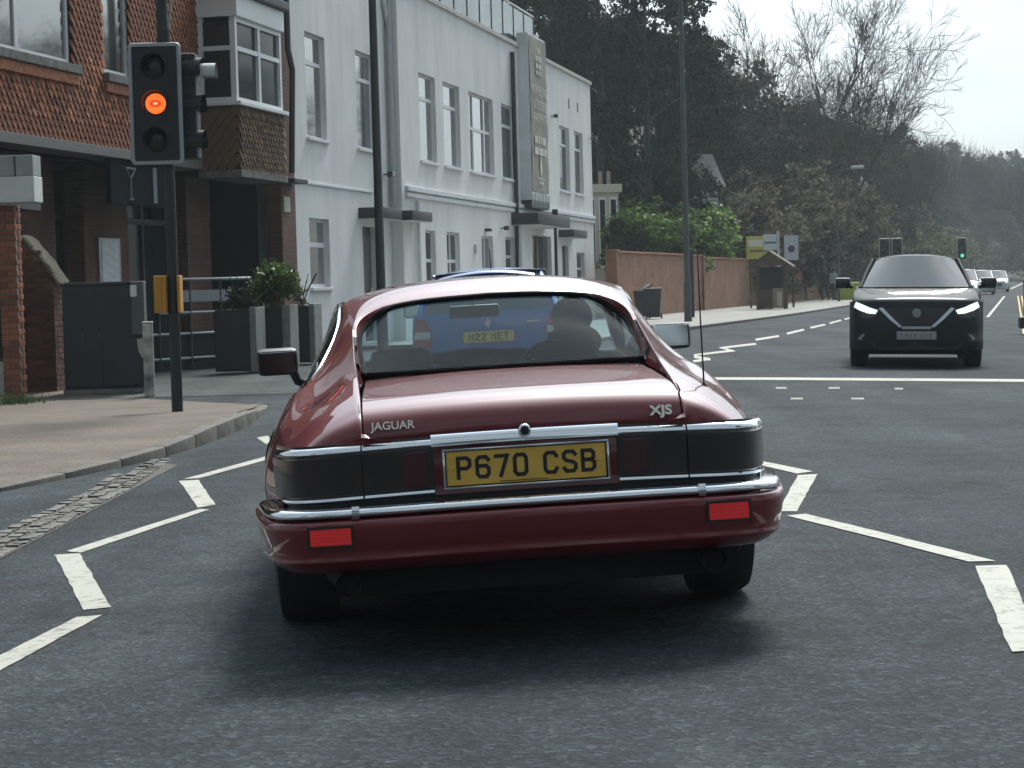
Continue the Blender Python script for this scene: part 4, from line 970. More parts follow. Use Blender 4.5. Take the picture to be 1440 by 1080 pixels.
def put_tiles(y0, y1, z0, z1, holes, xoff, facing, seed, store):
    g = .105; nz_ = int((z1-z0)/g); ny = int((y1-y0)/.168)
    for r in range(nz_+1):
        z = z0+.06+r*g
        for c in range(ny+1):
            y_ = y0+.084+(c+(.5 if r % 2 else 0))*.168
            if y_ > y1: continue
            if any(h[0]-.02 < y_ < h[1]+.02 and h[2]-.30 < z < h[3] for h in holes): continue
            store.append((facing, xoff, y_, z))
tl = []; put_tiles(s_near, bay0, JZ, 7.2, wU, -.02, 'F', 1, tl)
def bay_axes(): return None
BX = .72                                                 # bay projection
bayR = fs(397, 120, BX)[0]; bayL = fs(333, 120, BX)[0]
bz0, bz1 = 3.35, 4.48                                    # tiled apron of the bay
# sort by size in the picture (distance) and visibility
vis = [t for t in tl if t[2] > fs(-15, 130)[0]]
far_ = [t for t in tl if t[2] <= fs(-15, 130)[0]]
vis.sort(key=lambda t: abs(t[3]-4.4)+ (0 if t[3] < 5.6 else 5)+max(0, (t[2]-fs(190,130)[0]))*.4)
for k, t in enumerate(vis[:230]):
    link('hung_tile', tm[0], PB, (t[1]+rnd.uniform(0,.008), t[2], t[3]), (0, rnd.uniform(-.05,.03), rnd.uniform(-.04,.04)))
tv, tf = [v.co[:] for v in tm[0].vertices], [list(p.vertices) for p in tm[0].polygons]
for t in vis[230:]+far_: rest.add([(t[1]+v[0], t[2]+v[1], t[3]+v[2]) for v in tv], tf)
tag(rest.build('tile_field', M_tile, PB), kind='stuff')
# bay window
bay = link('bay_window', None, PB)
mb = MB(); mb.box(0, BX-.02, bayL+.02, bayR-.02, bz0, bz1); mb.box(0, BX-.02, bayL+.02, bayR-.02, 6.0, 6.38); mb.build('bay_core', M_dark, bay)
cnt = 0
for r in range(int((bz1-bz0)/.105)):
    z = bz0+.06+r*.105
    for c in range(int((bayR-bayL)/.168)+1):
        y_ = bayL+.06+(c+(.5 if r % 2 else 0))*.168
        if y_ > bayR-.04: continue
        o = link('hung_tile', tm2, PB, (BX-.02, y_, z), (0, rnd.uniform(-.04,.03), rnd.uniform(-.04,.04))); cnt += 1
side = MB()
for r in range(int((bz1-bz0)/.105)):
    z = bz0+.06+r*.105
    for c in range(6):
        x_ = .08+(c+(.5 if r % 2 else 0))*.168
        if x_ > BX-.02: continue
        side.add([(x_-v[1], bayL+.015-v[0], z+v[2]) for v in tv], tf)
tag(side.build('side_tiles', M_tile2, bay), kind='stuff')
# bay frames and glass
mb = MB()
zf0, zf1 = bz1+.05, 6.0
for y_ in (bayL+.04, (bayL+bayR)/2, bayR-.06): mb.box(BX-.10, BX-.0, y_-.055, y_+.055, zf0, zf1)
mb.box(BX-.10, BX-.002, bayL+.04, bayR-.06, zf0, zf0+.08); mb.box(BX-.10, BX-.002, bayL+.04, bayR-.06, zf1-.08, zf1); mb.box(BX-.09, BX-.004, bayL+.04, bayR-.06, 5.42, 5.50)
mb.box(.02, BX-.1, bayL-.012, bayL+.09, zf0, zf0+.08); mb.box(.0, .12, bayL-.014, bayL+.09, zf0, zf1); mb.box(.02, BX-.1, bayL-.012, bayL+.09, 5.42, 5.50)
mb.build('bay_frame', M_upvc, bay)
for a, b in ((bayL+.095, (bayL+bayR)/2-.055), ((bayL+bayR)/2+.055, bayR-.115)):
    for c, d in ((zf0+.08, 5.42), (5.50, zf1-.08)): MB().add([(BX-.06,a,c),(BX-.06,b,c),(BX-.06,b,d),(BX-.06,a,d)], [(0,1,2,3)]).build('pane', M_winglass2, bay)
MB().add([(.12,bayL+.03,zf0+.08),(BX-.1,bayL+.03,zf0+.08),(BX-.1,bayL+.03,zf1-.08),(.12,bayL+.03,zf1-.08)], [(0,1,2,3)]).build('pane', M_winglass2, bay)
MB().box(.15, BX-.12, bayL+.12, bayL+.14, zf0+.1, 5.4).build('blind', mat('blind', (.35,.28,.17), .9), bay)
MB().bbox(-.02, BX+.10, bayL-.10, bayR+.06, bz1-.02, bz1+.055, .012).build('bay_sill', M_upvc, bay)
MB().bbox(-.02, BX+.06, bayL-.06, bayR+.03, zf1, 6.38, .012).build('bay_fascia', M_upvc, bay)
MB().bbox(-.02, BX+.16, bayL-.16, bayR+.10, 6.385, 6.55, .03).build('bay_roof', M_dkgrey, bay)
MB().bbox(-.02, BX+.05, bayL-.05, bayR+.02, bz0-.13, bz0-.003, .01).build('bay_soffit', M_stone, bay)
MB().bbox(-.45, .08, s_near, bayL-.06, JZ-.16, JZ-.005, .01).build('jetty_fascia', mat('grey_fascia', (.16,.15,.14), .6), PB)
# brick pier at the white building end
pe0 = fs(398, 400, .16)[0]
MB().box(-.12, .18, pe0, s_end, -.15, 8.5).build('brick_pier', M_brickb, PB)
pk = MB().bbox(.18, .20, pe0+.12, pe0+.50, 2.75, 3.05, .004); pk.build('plaque', mat('plaque', (.5,.47,.4), .6), PB)
MB().tube([(.3, pe0+.35, 8.4), (.3, pe0+.35, 5.9), (.36, pe0+.4, 5.5), (.3, pe0+.35, 3.5)], .06, 8).build('downpipe', M_dkgrey, PB)
MB().bbox(.15, .5, pe0-.1, pe0+.75, 3.3, 3.38, .01).build('ledge', M_dkgrey, PB)
# ground floor set back under the jetty: piers, dark openings
GX = -1.0
def piers(l, r): return fs(l, 330, GX)[0], fs(r, 330, GX)[0]
spans = [(s_near, fs(78,330,GX)[0]), piers(118,180), piers(263,296)]
for a, b in spans: MB().box(GX-.5, GX, a, b, -.15, JZ-.14).build('brick_pier', M_brickb, PB)
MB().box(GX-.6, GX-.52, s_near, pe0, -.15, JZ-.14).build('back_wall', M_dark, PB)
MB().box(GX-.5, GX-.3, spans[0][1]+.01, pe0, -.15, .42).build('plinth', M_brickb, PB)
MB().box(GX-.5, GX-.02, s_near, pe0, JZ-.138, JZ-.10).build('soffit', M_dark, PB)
for a, b, fr in ((spans[0][1], spans[1][0], M_dkgrey), (spans[1][1], spans[2][0], M_dkgrey), (spans[2][1], pe0-.02, M_dkgrey)):
    window(PB, (a+.02, b-.02, .45, JZ-.2), GX-.28, depth=.02, mullions=(.5,), transoms=(.72,), glass=M_winglass2, frame=fr, sill=False, name='bar_window', fw=.07)
nb = MB().bbox(GX, GX+.05, fs(136,360,GX)[0], fs(166,360,GX)[0], fs(150,402,GX)[1], fs(150,335,GX)[1], .008).build('notice_board', mat('aluminium', (.4,.4,.4), .4, metal=.6), PB)
rows = [[(GX+.056+.006*math.sin(a*9+b*5), y_, z) for b, y_ in enumerate(lin(fs(139,360,GX)[0], fs(163,360,GX)[0], 7))] for a, z in enumerate(lin(fs(150,399,GX)[1], fs(150,338,GX)[1], 9))]
MB().grid(rows, flip=True).build('notice_sheet', mat('paper', (.72,.74,.75), .6, var=.06, vscale=3), nb)
# hanging fascia sign with a thin glass outline
sb0, sb1 = fs(156, 258, .0)[0], fs(243, 258, .0)[0]
sg = MB().bbox(-.1, .0, sb0, sb1, fs(200,290,0)[1], fs(200,226,0)[1], .01).build('fascia_sign', mat('sign_black', (.008,.010,.013), .85, spec=.1), PB)
cy, sz_ = fs(184, 255, .01)[0], fs(184, 280, .01)[1]; top_ = fs(184, 237, .01)[1]
mb = MB(); wv = .2
for a, b in (((cy-wv,top_),(cy+wv,top_)), ((cy-wv,top_),(cy,top_-.16)), ((cy+wv,top_),(cy,top_-.16)), ((cy,top_-.16),(cy,sz_+.02)), ((cy-.09,sz_),(cy+.09,sz_))): mb.tube([(.008,a[0],a[1]),(.008,b[0],b[1])], .018, 6)
mb.build('glass_outline', mat('sign_grey', (.16,.17,.18), .5), sg)
MB().box(.003, .02, fs(214,250,0)[0], fs(219,250,0)[0], fs(216,286,0)[1], fs(216,236,0)[1]).build('sign_bar', mat('sign_grey', (.3,.3,.3)), sg)
for q_ in ((-9, -.04, s_near, s_near+.1), (-9, -.6, s_end-.12, s_end-.02), (-8.98, -8.9, s_near+.11, s_end-.13)): MB().box(*q_, -.15, 8.5).build('side_wall', M_dark, PB)  # near-black walls: shade inside the openings put into the colour
MB().prism([(.25, s_near, 8.5), (-9.2, s_near, 8.5), (-4.4, s_near, 12.0)], (0, s_end-s_near-.03, 0)).build('roof', M_tile, PB)

# ------------------------------------------------------------------ shop porch at the left edge, brick pillar and old wall
M_brick1 = mat('pillar_brick', (.27,.095,.05), .85, var=.25, vscale=18, bump=.4, bscale=90, objrand=.35)
M_brick2 = mat('old_brick', (.16,.045,.028), .9, col2=(.09,.045,.03), vscale=8, bump=.6, bscale=60, objrand=.45)
M_mortar = mat('mortar', (.26,.23,.19), .9, var=.2, vscale=20)
def brick_stack(parent, x0, x1, y0, y1, z0, z1, mt, mort, cut=None, limit=400, fronts=('y0', 'x1')):
    """bricks laid as parts on the two faces that show (towards -y and +x), around a mortar core"""
    core = MB().box(x0+.012, x1-.012, y0+.012, y1-.012, z0, z1-.01) if cut is None else MB().prism([(x0+.012,y0+.012,z0),(x1-.012,y0+.012,z0)]+[(x, y0+.012, cut(x)-.02) for x in lin(x1-.012, x0+.012, 6)], (0, y1-y0-.024, 0))
    core.build('mortar_core', mort, parent)
    proto = {}
    def bmesh_(w, h):
        k = (round(w,2), h)
        if k not in proto:
            proto[k] = MB().bbox(-w/2, w/2, -.05, .05, -h/2, h/2, .006).mesh('brick', mt)
        return proto[k]
    r = 0; z = z0
    while z < z1-.03:
        # face towards the camera (y0)
        x = x0-(.1125 if r % 2 else 0)
        while x < x1:
            a, b = max(x, x0), min(x+.215, x1); zt = cut((a+b)/2) if cut else z1
            if b-a > .04 and z+.06 < zt: link('brick', bmesh_(b-a, .065), parent, ((a+b)/2, y0+.047+rnd.uniform(-.004,.004), z+.0325), (rnd.uniform(-.01,.01), rnd.uniform(-.008,.008), rnd.uniform(-.012,.012)))
            x += .225
        y = y0+.10-(0 if r % 2 else .1125)
        while y < y1:
            a, b = max(y, y0+.10), min(y+.215, y1)
            if b-a > .04 and z+.06 < (cut(x1) if cut else z1): link('brick', bmesh_(b-a, .065), parent, (x1-.047+rnd.uniform(-.004,.004), (a+b)/2, z+.0325), (0, rnd.uniform(-.01,.01), R(90)+rnd.uniform(-.012,.012)))
            y += .225
        z += .075; r += 1
p0 = gp(6, 562); p1 = gp(33, 561)
BP = thing('brick_pillar', 'slim orange brick pillar holding up the white shop canopy', 'pillar', (p0.x, p0.y, -.09), (0, 0, R(-4)))
brick_stack(BP, 0, .235, 0, .235, 0, 2.50, M_brick1, M_mortar)
SC = thing('shop_canopy', 'white and grey flat canopy with deep fascia resting on a brick pillar', 'canopy', (p0.x, p0.y, 2.42), (0, 0, R(-4)))
M_fas = mat('white_fascia', (.62,.63,.60), .5, var=.08, vscale=4)
cx = (at(51, 260, p0.y-.15).x-p0.x)
MB().bbox(-3.2, cx, -.18, .20, 0, .33, .01).build('fascia_board', M_fas, SC); MB().bbox(-3.2, cx-.01, -.17, .19, .334, .60, .01).build('fascia_upper', mat('grey_board', (.33,.34,.33), .6, var=.1), SC)
MB().box(cx-.25, cx-.235, -.187, -.17, .334, .59).build('board_joint', M_dkgrey, SC)
MB().box(-3.2, -.3, .21, 3.0, .02, .5).build('flat_top', M_dkgrey, SC)
SH = thing('corner_shop', 'white framed shop front behind the slim brick pillar', 'shop', (p0.x-.16, p0.y+1.2, -.09), (0, 0, R(-4)))
MB().box(-3, -.1, 0, .1, .45, 2.40).build('shop_window', M_winglass2, SH); MB().box(-3, .1, -.04, .12, -.02, .45).build('stall_riser', M_fas, SH); MB().box(-.1, .06, -.05, .12, .451, 2.42).build('door_post', M_fas, SH)
w0 = gp(36, 553); 
OW = thing('old_wall', 'short old brick wall end with mossy sloping cement top', 'wall', (w0.x-.05, w0.y, -.09), (0, 0, R(-6)))
cut = lambda x: 2.10-.52*max(0, (x-.06)/.44)**1.3
brick_stack(OW, 0, .50, 0, .46, 0, 2.1, M_brick2, mat('old_mortar', (.13,.10,.08), .95, var=.3, vscale=14), cut)
r6 = random.Random(8); rows = []
for x in lin(-.03, .58, 14): rows.append([(x+r6.uniform(-.01,.01), y_, cut(max(0, min(x, .55)))+.035+r6.uniform(-.02,.03)-(.05 if y_ in (-.03, .49) else 0)-(.06 if x > .56 or x < -.02 else 0)) for y_ in (-.03, 0, .12, .25, .38, .44, .47, .49)])
MB().grid(rows).build('cement_cap', mat('mossy_cement', (.075,.068,.048), .95, col2=(.035,.038,.02), vscale=6, bump=.6, bscale=25), OW, smooth=70)
# ================================================================== STREET FURNITURE
M_sigblack = mat('signal_black', (.012,.014,.017), .55)
M_siggrey = mat('signal_grey_edge', (.33,.36,.37), .5)
M_lensoff = mat('lens_off', (.010,.012,.014), .25)
M_polebl = mat('pole_black', (.014,.016,.019), .5)
M_amber = mat('amber_lens', (.9,.16,.02), .3, emit=(1.0,.13,.012), estr=1.25)
def lens_amber(name):
    mt, t, p = nodes_mat(name); tcn = N(t, 'ShaderNodeTexCoord'); ln = N(t, 'ShaderNodeVectorMath', operation='LENGTH'); 
    sc_ = N(t, 'ShaderNodeVectorMath', operation='MULTIPLY'); sc_.inputs[1].default_value = (1, 0, 1.7); t.links.new(tcn.outputs['Object'], sc_.inputs[0]); t.links.new(sc_.outputs[0], ln.inputs[0])
    c = ramp(t, ln.outputs['Value'], [(0, (1,.55,.25)), (.015, (1,.45,.18)), (.03, (.55,.03,.004)), (.05, (.6,.04,.005)), (.08, (1,.17,.03)), (.13, (.95,.15,.025))])
    t.links.new(c, p.inputs['Emission Color']); p.inputs['Emission Strength'].default_value = .95; p.inputs['Base Color'].default_value = (.3,.05,.01,1); p.inputs['Roughness'].default_value = .3
    return mt
M_amber = lens_amber('amber_lens_lit')
def rrect(w, h, r, n=5):
    pts = []
    for cx, cz, a0 in ((w/2-r, h/2-r, 0), (-w/2+r, h/2-r, 90), (-w/2+r, -h/2+r, 180), (w/2-r, -h/2+r, 270)):
        for k in range(n+1): a = R(a0+90*k/n); pts.append((cx+r*math.cos(a), cz+r*math.sin(a)))
    return pts
def signal_head(parent, loc, rotz, lit=None, board=True, scale=1.0, hoods=True, name='signal_head', lens_lit=None):
    h = link(name, None, parent, loc, (0, 0, rotz)); h.scale = (scale,)*3
    # faces local -y
    if board:
        o = rrect(.535, 1.235, .05); i = rrect(.455, 1.155, .02); mb = MB()
        mb.grid([[(p[0], -.02, p[1]) for p in o+o[:1]], [(p[0], -.045, p[1]) for p in rrect(.52, 1.22, .045)+rrect(.52, 1.22, .045)[:1]], [(p[0], -.045, p[1]) for p in i+i[:1]], [(p[0], -.03, p[1]) for p in i+i[:1]]]); mb.build('board_edge', M_siggrey, h, fixn=True)
        MB().prism([(p[0], -.03, p[1]) for p in rrect(.53, 1.23, .05)], (0, .02, 0)).build('backing_board', M_sigblack, h, fixn=True)
    body = MB().bbox(-.16, .16, 0, .22, -.50, .50, .02).build('signal_body', M_sigblack, h, smooth=40)
    for k, z in enumerate((.37, .0, -.37)):
        lm = lens_lit if lit == k else M_lensoff
        l = link('lens', None, h, (0, -.04, z))
        rr_ = .103
        MB().lathe([(-.022,.0005),(-.020,.05),(-.012,.085),(.0,rr_),(.02,rr_)], 28, 'Y').build('lens_glass', lm, l, smooth=60)
        if hoods:
            mb = MB(); aa = lin(R(-25), R(205), 18); mb.grid([[(.125*math.cos(a), yy, .125*math.sin(a)) for a in aa] for yy in (.02, -.06, -.17-.0)]); mb.build('hood', M_sigblack, l, smooth=60)
        MB().lathe([(.02,rr_),(.0,.118),(.02,.128)], 28, 'Y').build('bezel', M_sigblack, l, smooth=60)
    return h
def lamp_shift(o): pass
tp = gp(250, 590)
TS = thing('traffic_signal', 'black traffic signal post on the kerb showing a lit amber light', 'traffic light', (tp.x, tp.y, -.02))
MB().tube([(0,0,-.1),(0,0,3.9)], .058, 16).build('post', M_polebl, TS, smooth=60)
MB().lathe([(3.9,.062),(3.93,.05),(3.945,.001)], 16, 'Z').build('post_cap', M_polebl, TS)
hz_ = at(219, 146, tp.y-.12).z+.02; hx = at(219, 146, tp.y-.12).x - tp.x
signal_head(TS, (hx, -.10, hz_), R(3), lit=1, lens_lit=M_amber)
# second head on the same post, turned to the side road: seen from its edge
signal_head(TS, (.16, .10, hz_-.02), R(84), board=False)
MB().bbox(.05, .30, .02, .30, hz_-.55, hz_+.52, .02).build('side_backing', M_sigblack, TS)
# hood coloured pale: the light it catches is put into the colour
mb = MB(); aa = lin(R(-10), R(190), 14); mb.grid([[(.34+xx, .12+.12*math.cos(a), hz_+.30+.12*math.sin(a)) for a in aa] for xx in (0, .16)]); mb.build('pale_hood', mat('lit_hood_tone', (.42,.43,.42), .6), TS, smooth=60)
MB().tube([(-.02,-.0,hz_+.5),(-.02,0,hz_+1.1)], .058, 12).build('upper_post', M_polebl, TS, smooth=60)
MB().tube([(.02,-.01,hz_+.55),(.10,.0,hz_+1.2)], .012, 6).build('cable', M_siggrey, TS)
for s in (-1, 1):
    pbx = MB().bbox(-.10 if s < 0 else .055, -.055 if s < 0 else .085, -.12, .10, 1.02, 1.40, .01); pbx.build('push_button_box', mat('signal_yellow', (.50,.24,.02), .6), TS)
MB().bbox(-.185, -.10, -.10, .08, 1.02, 1.40, .01).build('push_button_unit', mat('signal_yellow', (.50,.24,.02), .6), TS)

c0, c1 = gp(92, 556), gp(198, 554)
M_cab = mat('cabinet_green', (.010,.013,.019), .45, var=.25, vscale=4, coat=.15)
CB = thing('utility_cabinet', 'dark slate utility cabinet on the pavement beside the old brick wall', 'cabinet', (c0.x, c0.y, -.085), (0, 0, R(1)))
cw = 1.02
MB().bbox(0, cw, 0, .48, .06, 1.42, .012).build('body', M_cab, CB, smooth=30); MB().bbox(-.02, cw+.02, -.02, .5, 1.423, 1.47, .01).build('lid', M_cab, CB); MB().box(-.02, cw+.02, -.02, .5, 0, .058).build('plinth', M_stone, CB)
for k in (0, 1): d_ = MB().bbox(.02+k*.5, .50+k*.5, -.008, .01, .10, 1.38, .004).build('door', M_cab, CB); MB().bbox(.24+k*.22, .28+k*.22, -.022, -.006, .7, .82, .004).build('handle', M_dkgrey, d_)
MX = thing('meter_box', 'small grey metal box with white label fixed to the end of the slate cabinet', 'box', (c0.x+cw-.10, c0.y-.05, .0))
MB().bbox(0, .17, 0, .2, .68, 1.38, .01).build('casing', mat('box_grey', (.09,.095,.10), .5), MX); MB().bbox(.07, .20, .055, .3, 0.0, .675, .01).build('lower_casing', M_cab, MX)
mb = MB(); mb.prism([(.05,.040,.62),(.19,.040,.64),(.20,.040,.40),(.16,.040,.33),(.13,.040,.36),(.07,.040,.45)], (0, .006, 0)); mb.build('torn_sticker', mat('sticker', (.42,.40,.33), .7), MX)
MB().bbox(-.005, .08, -.012, .0, 1.18, 1.34, .02).build('label_plate', mat('label_white', (.75,.75,.73), .5), MX)
b0_ = gp(211, 558)
BO = thing('bollard', 'peeling white and grey square bollard beside the slate cabinet', 'bollard', (b0_.x, b0_.y, -.085), (0, 0, R(8)))
M_peel = mat('peeling_paint', (.12,.125,.12), .8, col2=(.60,.58,.50), vscale=6, detail=8)
MB().bbox(-.065, .065, -.065, .065, 0, .92, .012).build('post', M_peel, BO); MB().bbox(-.07, .07, -.07, .07, .921, .945, .01).build('cap', mat('bollard_cap', (.55,.55,.5), .6), BO)
# pale object on the cabinet
ob = at(112, 395, c0.y+.7); 
# railing along the pub
r0, r1 = at(222, 420, 36.0), at(330, 420, 37.5)
RG = thing('railing', 'grey tubular hand railing with a flat mid bar in front of the pub', 'railing', (r0.x, r0.y, -.09), (0, 0, -math.atan2(r1.y-r0.y, r1.x-r0.x)*-1))
ln_ = math.hypot(r1.x-r0.x, r1.y-r0.y)+.4
for x in (0, ln_*.33, ln_*.66, ln_): MB().tube([(x,0,0),(x,0,1.55)], .03, 8).build('post', M_dkgrey, RG, smooth=60)
M_rail = mat('galvanised', (.36,.38,.38), .45, metal=.5)
for z in (1.55, .98): MB().tube([(0,0,z),(ln_,0,z)], .028, 8).build('rail', M_rail, RG, smooth=60)
MB().bbox(0, ln_, -.02, .02, 1.16, 1.36, .006).build('flat_rail', mat('flat_rail', (.27,.29,.30), .5), RG)
for z in (.62, .2): MB().tube([(-.6,0,z),(ln_,0,z)], .025, 8).build('rail', M_rail, RG, smooth=60)
MB().box(-.6, ln_, .05, .08, 0, .6).build('infill', M_dark, RG)
# planters
M_pl = mat('planter_slate', (.022,.026,.032), .55, var=.2, vscale=3); M_pls = mat('planter_concrete', (.24,.24,.225), .8, var=.15, vscale=8)
PLT = [(305, 358, 527, 433), (362, 404, 522, 430), (407, 440, 514, 428)]
plants = []
for k, (l, r, b, t_) in enumerate(PLT):
    g0 = gp(l, b); g1 = at(r, b, g0.y); w_ = g1.x-g0.x; H_ = at((l+r)/2, t_, g0.y).z+.09
    lab = ['widest dark slate planter box with pale concrete sides, beside the pub railing', 'middle dark slate planter box holding a leafy evergreen bush', 'dark slate planter box standing right beside the white rendered wall'][k]
    p = thing('planter', lab, 'planter', (g0.x, g0.y, -.085), (0, 0, R(-9)), 'planters in front of the pub')
    sw = [.13, .16, .12][k]
    MB().bbox(0, w_-sw*.3, 0, .03, .06, H_-.03, .008).build('front_panel', M_pl, p); MB().bbox(w_-sw*.3+.002, w_+sw*.55, .0, .55, .02, H_, .01).build('side_panel', M_pls, p)
    MB().bbox(-.03, w_, .035, .55, .03, H_-.06, .01).build('box', M_pl, p); MB().box(-.01, w_, .04, .5, H_-.058, H_-.04).build('soil', M_soil, p)
    plants.append((g0.x+w_/2, g0.y+.28, H_-.10, w_))
# lamp posts and poles
def lamp_post(px, base_py, Y, h, r0_, r1_, label, mt, arm=True, name='lamp_post'):
    b = at(px, base_py, Y); z = gz(b.x, b.y)
    o = thing(name, label, 'lamp post', (b.x, b.y, z)); 
    MB().tube([(0,0,-.05),(0,0,1.25)], r0_, 14).build('base', mt, o, smooth=60); MB().tube([(0,0,1.25),(0,0,1.32),(0,0,h)], [r0_, r1_*1.05, r1_*.8], 14).build('column', mt, o, smooth=60)
    if arm:
        MB().tube([(0,0,h),(.05,0,h+.15),(.9,-.1,h+.35)], r1_*.6, 8).build('arm', mt, o, smooth=60); MB().bbox(.75, 1.4, -.22, .02, h+.28, h+.42, .04).build('lantern', M_pipe, o)
    return o
M_lampg = mat('lamp_post_green', (.028,.034,.033), .5); M_lampgrey = mat('lamp_post_grey', (.075,.085,.08), .6, var=.2, vscale=3)
lamp_post(537, 440, 39.5, 8.5, .105, .082, 'dark lamp post standing before the white building', M_lampg)
lamp_post(968, 456, 64.5, 10.5, .12, .085, 'tall weathered grey lamp post in front of the brick boundary wall', M_lampgrey)
lamp_post(1180, 430, 110, 6.6, .07, .055, 'thin far lamp post beside the two pedestrians', M_lampgrey)
o = thing('sign_post', 'short dark post standing before the entrance canopy of the white building', 'post', (at(783,400,66).x, 66, -.05)); MB().tube([(0,0,0),(0,0,3.55)], .05, 10).build('pole', M_polebl, o); MB().bbox(-.09,.09,-.06,.06,3.4,3.6,.02).build('cap', M_polebl, o)
g_ = at(974, 449, 72); o = thing('wall_post', 'thin dark post against the brick boundary wall', 'post', (g_.x, g_.y, 0)); MB().bbox(-.07, .07, -.05, .05, 0, 2.25, .01).build('pole', M_polebl, o); MB().bbox(-.1,.1,-.08,.08,2.25,2.3,.01).build('cap', M_polebl, o)
# brick boundary wall
M_bwall = brickmat('boundary_brick', (.34,.15,.08), (.26,.115,.065), (.25,.18,.12), rot=(1,0,0), dirt=.25)
wa, wb = Vector((3.55, 73.2, 0)), Vector((21.6, 141, 0)); dv = (wb-wa); wl_ = dv.length; wr = -math.atan2(dv.x, dv.y)
BW = thing('boundary_wall', 'long red brick boundary wall running beside the pavement', 'wall', wa, (0, 0, wr))
npan = 4; M_bcope = mat('brick_coping', (.30,.13,.07), .85, var=.2)
for k in range(npan):
    a, b = wl_*k/npan, wl_*(k+1)/npan; hh = 2.25-.08*k
    MB().box(-.11, .11, a+.19, b-.19, -.05, hh).build('panel', M_bwall, BW); MB().bbox(-.17, .17, a+.20, b-.20, hh+.002, hh+.08, .02).build('coping', M_bcope, BW)
    MB().box(-.2, .2, a-.19, a+.19, -.05, hh+.06).build('pier', M_bwall, BW); MB().bbox(-.22, .22, a-.21, a+.21, hh+.062, hh+.12, .02).build('pier_cap', M_bcope, BW)
# wheelie bins
def wheelie(px, py, Y, label, rot, tilt=0):
    g = at(px, py, Y); o = thing('wheelie_bin', label, 'bin', (g.x, g.y, .0), (0, 0, R(rot)), 'bins by the brick wall')
    mb = MB(); mb.add([(-.22,-.25,.06),(.22,-.25,.06),(.22,.22,.06),(-.22,.22,.06),(-.29,-.33,.95),(.29,-.33,.95),(.29,.33,.95),(-.29,.33,.95)], [(0,3,2,1),(0,1,5,4),(1,2,6,5),(2,3,7,6),(3,0,4,7),(4,5,6,7)]); mb.build('body', M_dkgrey, o)
    l = MB().bbox(-.30,.30,-.36,.34,0,.07,.03).build('lid', M_dkgrey, o, smooth=40, loc=(0,0,.955)); l.rotation_euler = (0, R(tilt), 0)
    MB().tube([(-.25,.38,.93),(.25,.38,.93)], .02, 6).build('handle', M_black, o)
    for s in (-1,1): wheel(o, (s*.25,.25,.1), .1, .05, s, spokes=3)
wheelie(906, 446, 72.5, 'black wheelie bin with its lid tilted up beside the brick wall', 10, -32)
wheelie(919, 449, 70.5, 'black wheelie bin with closed lid nearest the tall grey lamp post', -8)
# wooden gabled shelter with notice, bus flag, signs
g = gp(1086, 438); KS = thing('timber_shelter', 'small gabled timber shelter at the bus stop before the brick wall', 'shelter', (g.x, g.y, 0), (0, 0, R(-14))); KS.scale = (.74, .74, .86)
M_tim = mat('dark_timber', (.075,.055,.04), .8, var=.25, vscale=5); M_timl = mat('pale_timber', (.24,.20,.15), .8, var=.15, vscale=5)
for x in (-.75, .75):
    for y in (-.4, .5): MB().box(x-.06, x+.06, y-.06, y+.06, 0, 2.1).build('post', M_tim, KS)
MB().box(-.75, .1, -.42, -.36, 0.02, .95).build('side_panel', M_tim, KS); MB().box(.1, .75, -.43, -.36, .05, .98).build('side_panel', M_timl, KS); MB().box(.34, .60, -.45, -.431, .15, .8).build('notice', mat('notice', (.45,.42,.36), .7), KS)
for s in (-1, 1): mb = MB(); mb.prism([(0,-.8,2.75),(s*1.25,-.8,2.02),(s*1.25,-.8,1.92),(0,-.8,2.65)], (0, 1.7, 0)); mb.build('roof_slope', M_tim, KS)
mb = MB(); mb.prism([(-1.0,-.7,2.05),(1.0,-.7,2.05),(0,-.7,2.62)], (0, .06, 0)); mb.build('gable', M_tim, KS)
MB().box(-.7, .7, .44, .48, .3, 2.0).build('back_boards', M_dark, KS); MB().bbox(-.6, .6, .1, .4, .42, .47, .01).build('bench', M_timl, KS)
g = gp(1089, 436); BF = thing('bus_stop_flag', 'bus stop pole with pale flag rising beside the timber shelter', 'bus stop', (g.x+.1, g.y-1.0, 0))
MB().tube([(0,0,0),(0,0,3.25)], .055, 10).build('pole', mat('pale_pole', (.45,.5,.5), .5), BF)
fl = MB().bbox(-.62, -.06, -.02, .02, 2.45, 3.1, .01).build('flag', mat('flag_pale', (.50,.56,.58), .5), BF); MB().box(-.6, -.08, -.03, -.0205, 2.72, 2.80).build('flag_band', mat('flag_teal', (.02,.16,.17), .5), fl)
MB().bbox(-.09, .09, -.06, -.055, 1.0, 1.9, .004).build('timetable', mat('flag_pale', (.5,.5,.5)), BF)
g = at(1069, 346, 92); YS = thing('yellow_board', 'yellow advertising board behind the bus stop above the wall', 'sign', (g.x, g.y, 0), (0, 0, R(-10)))
yb = MB().bbox(-.6, .55, -.03, .03, g.z-.55, g.z+.42, .01).build('panel', mat('board_yellow', (.42,.38,.08), .6), YS)
MB().box(-.5, .1, -.036, -.031, g.z-.02, g.z+.28).build('print_patch', mat('print_pale', (.6,.6,.5), .6), yb); MB().box(-.45, .3, -.037, -.031, g.z-.26, g.z-.16).build('print_line', mat('print_dark', (.12,.11,.06), .6), yb)
for x in (-.45, .4): MB().box(x-.04, x+.04, .03, .1, 0, g.z+.3).build('leg', M_tim, YS)
g = gp(1116, 435); NS = thing('parking_sign', 'grey-white upright sign with a blue round emblem on a dark post', 'sign', (g.x, g.y, 0))
s_ = 3000/g.y; zt = at(1114, 331, g.y).z; zb_ = at(1114, 366, g.y).z; w_ = 20/s_
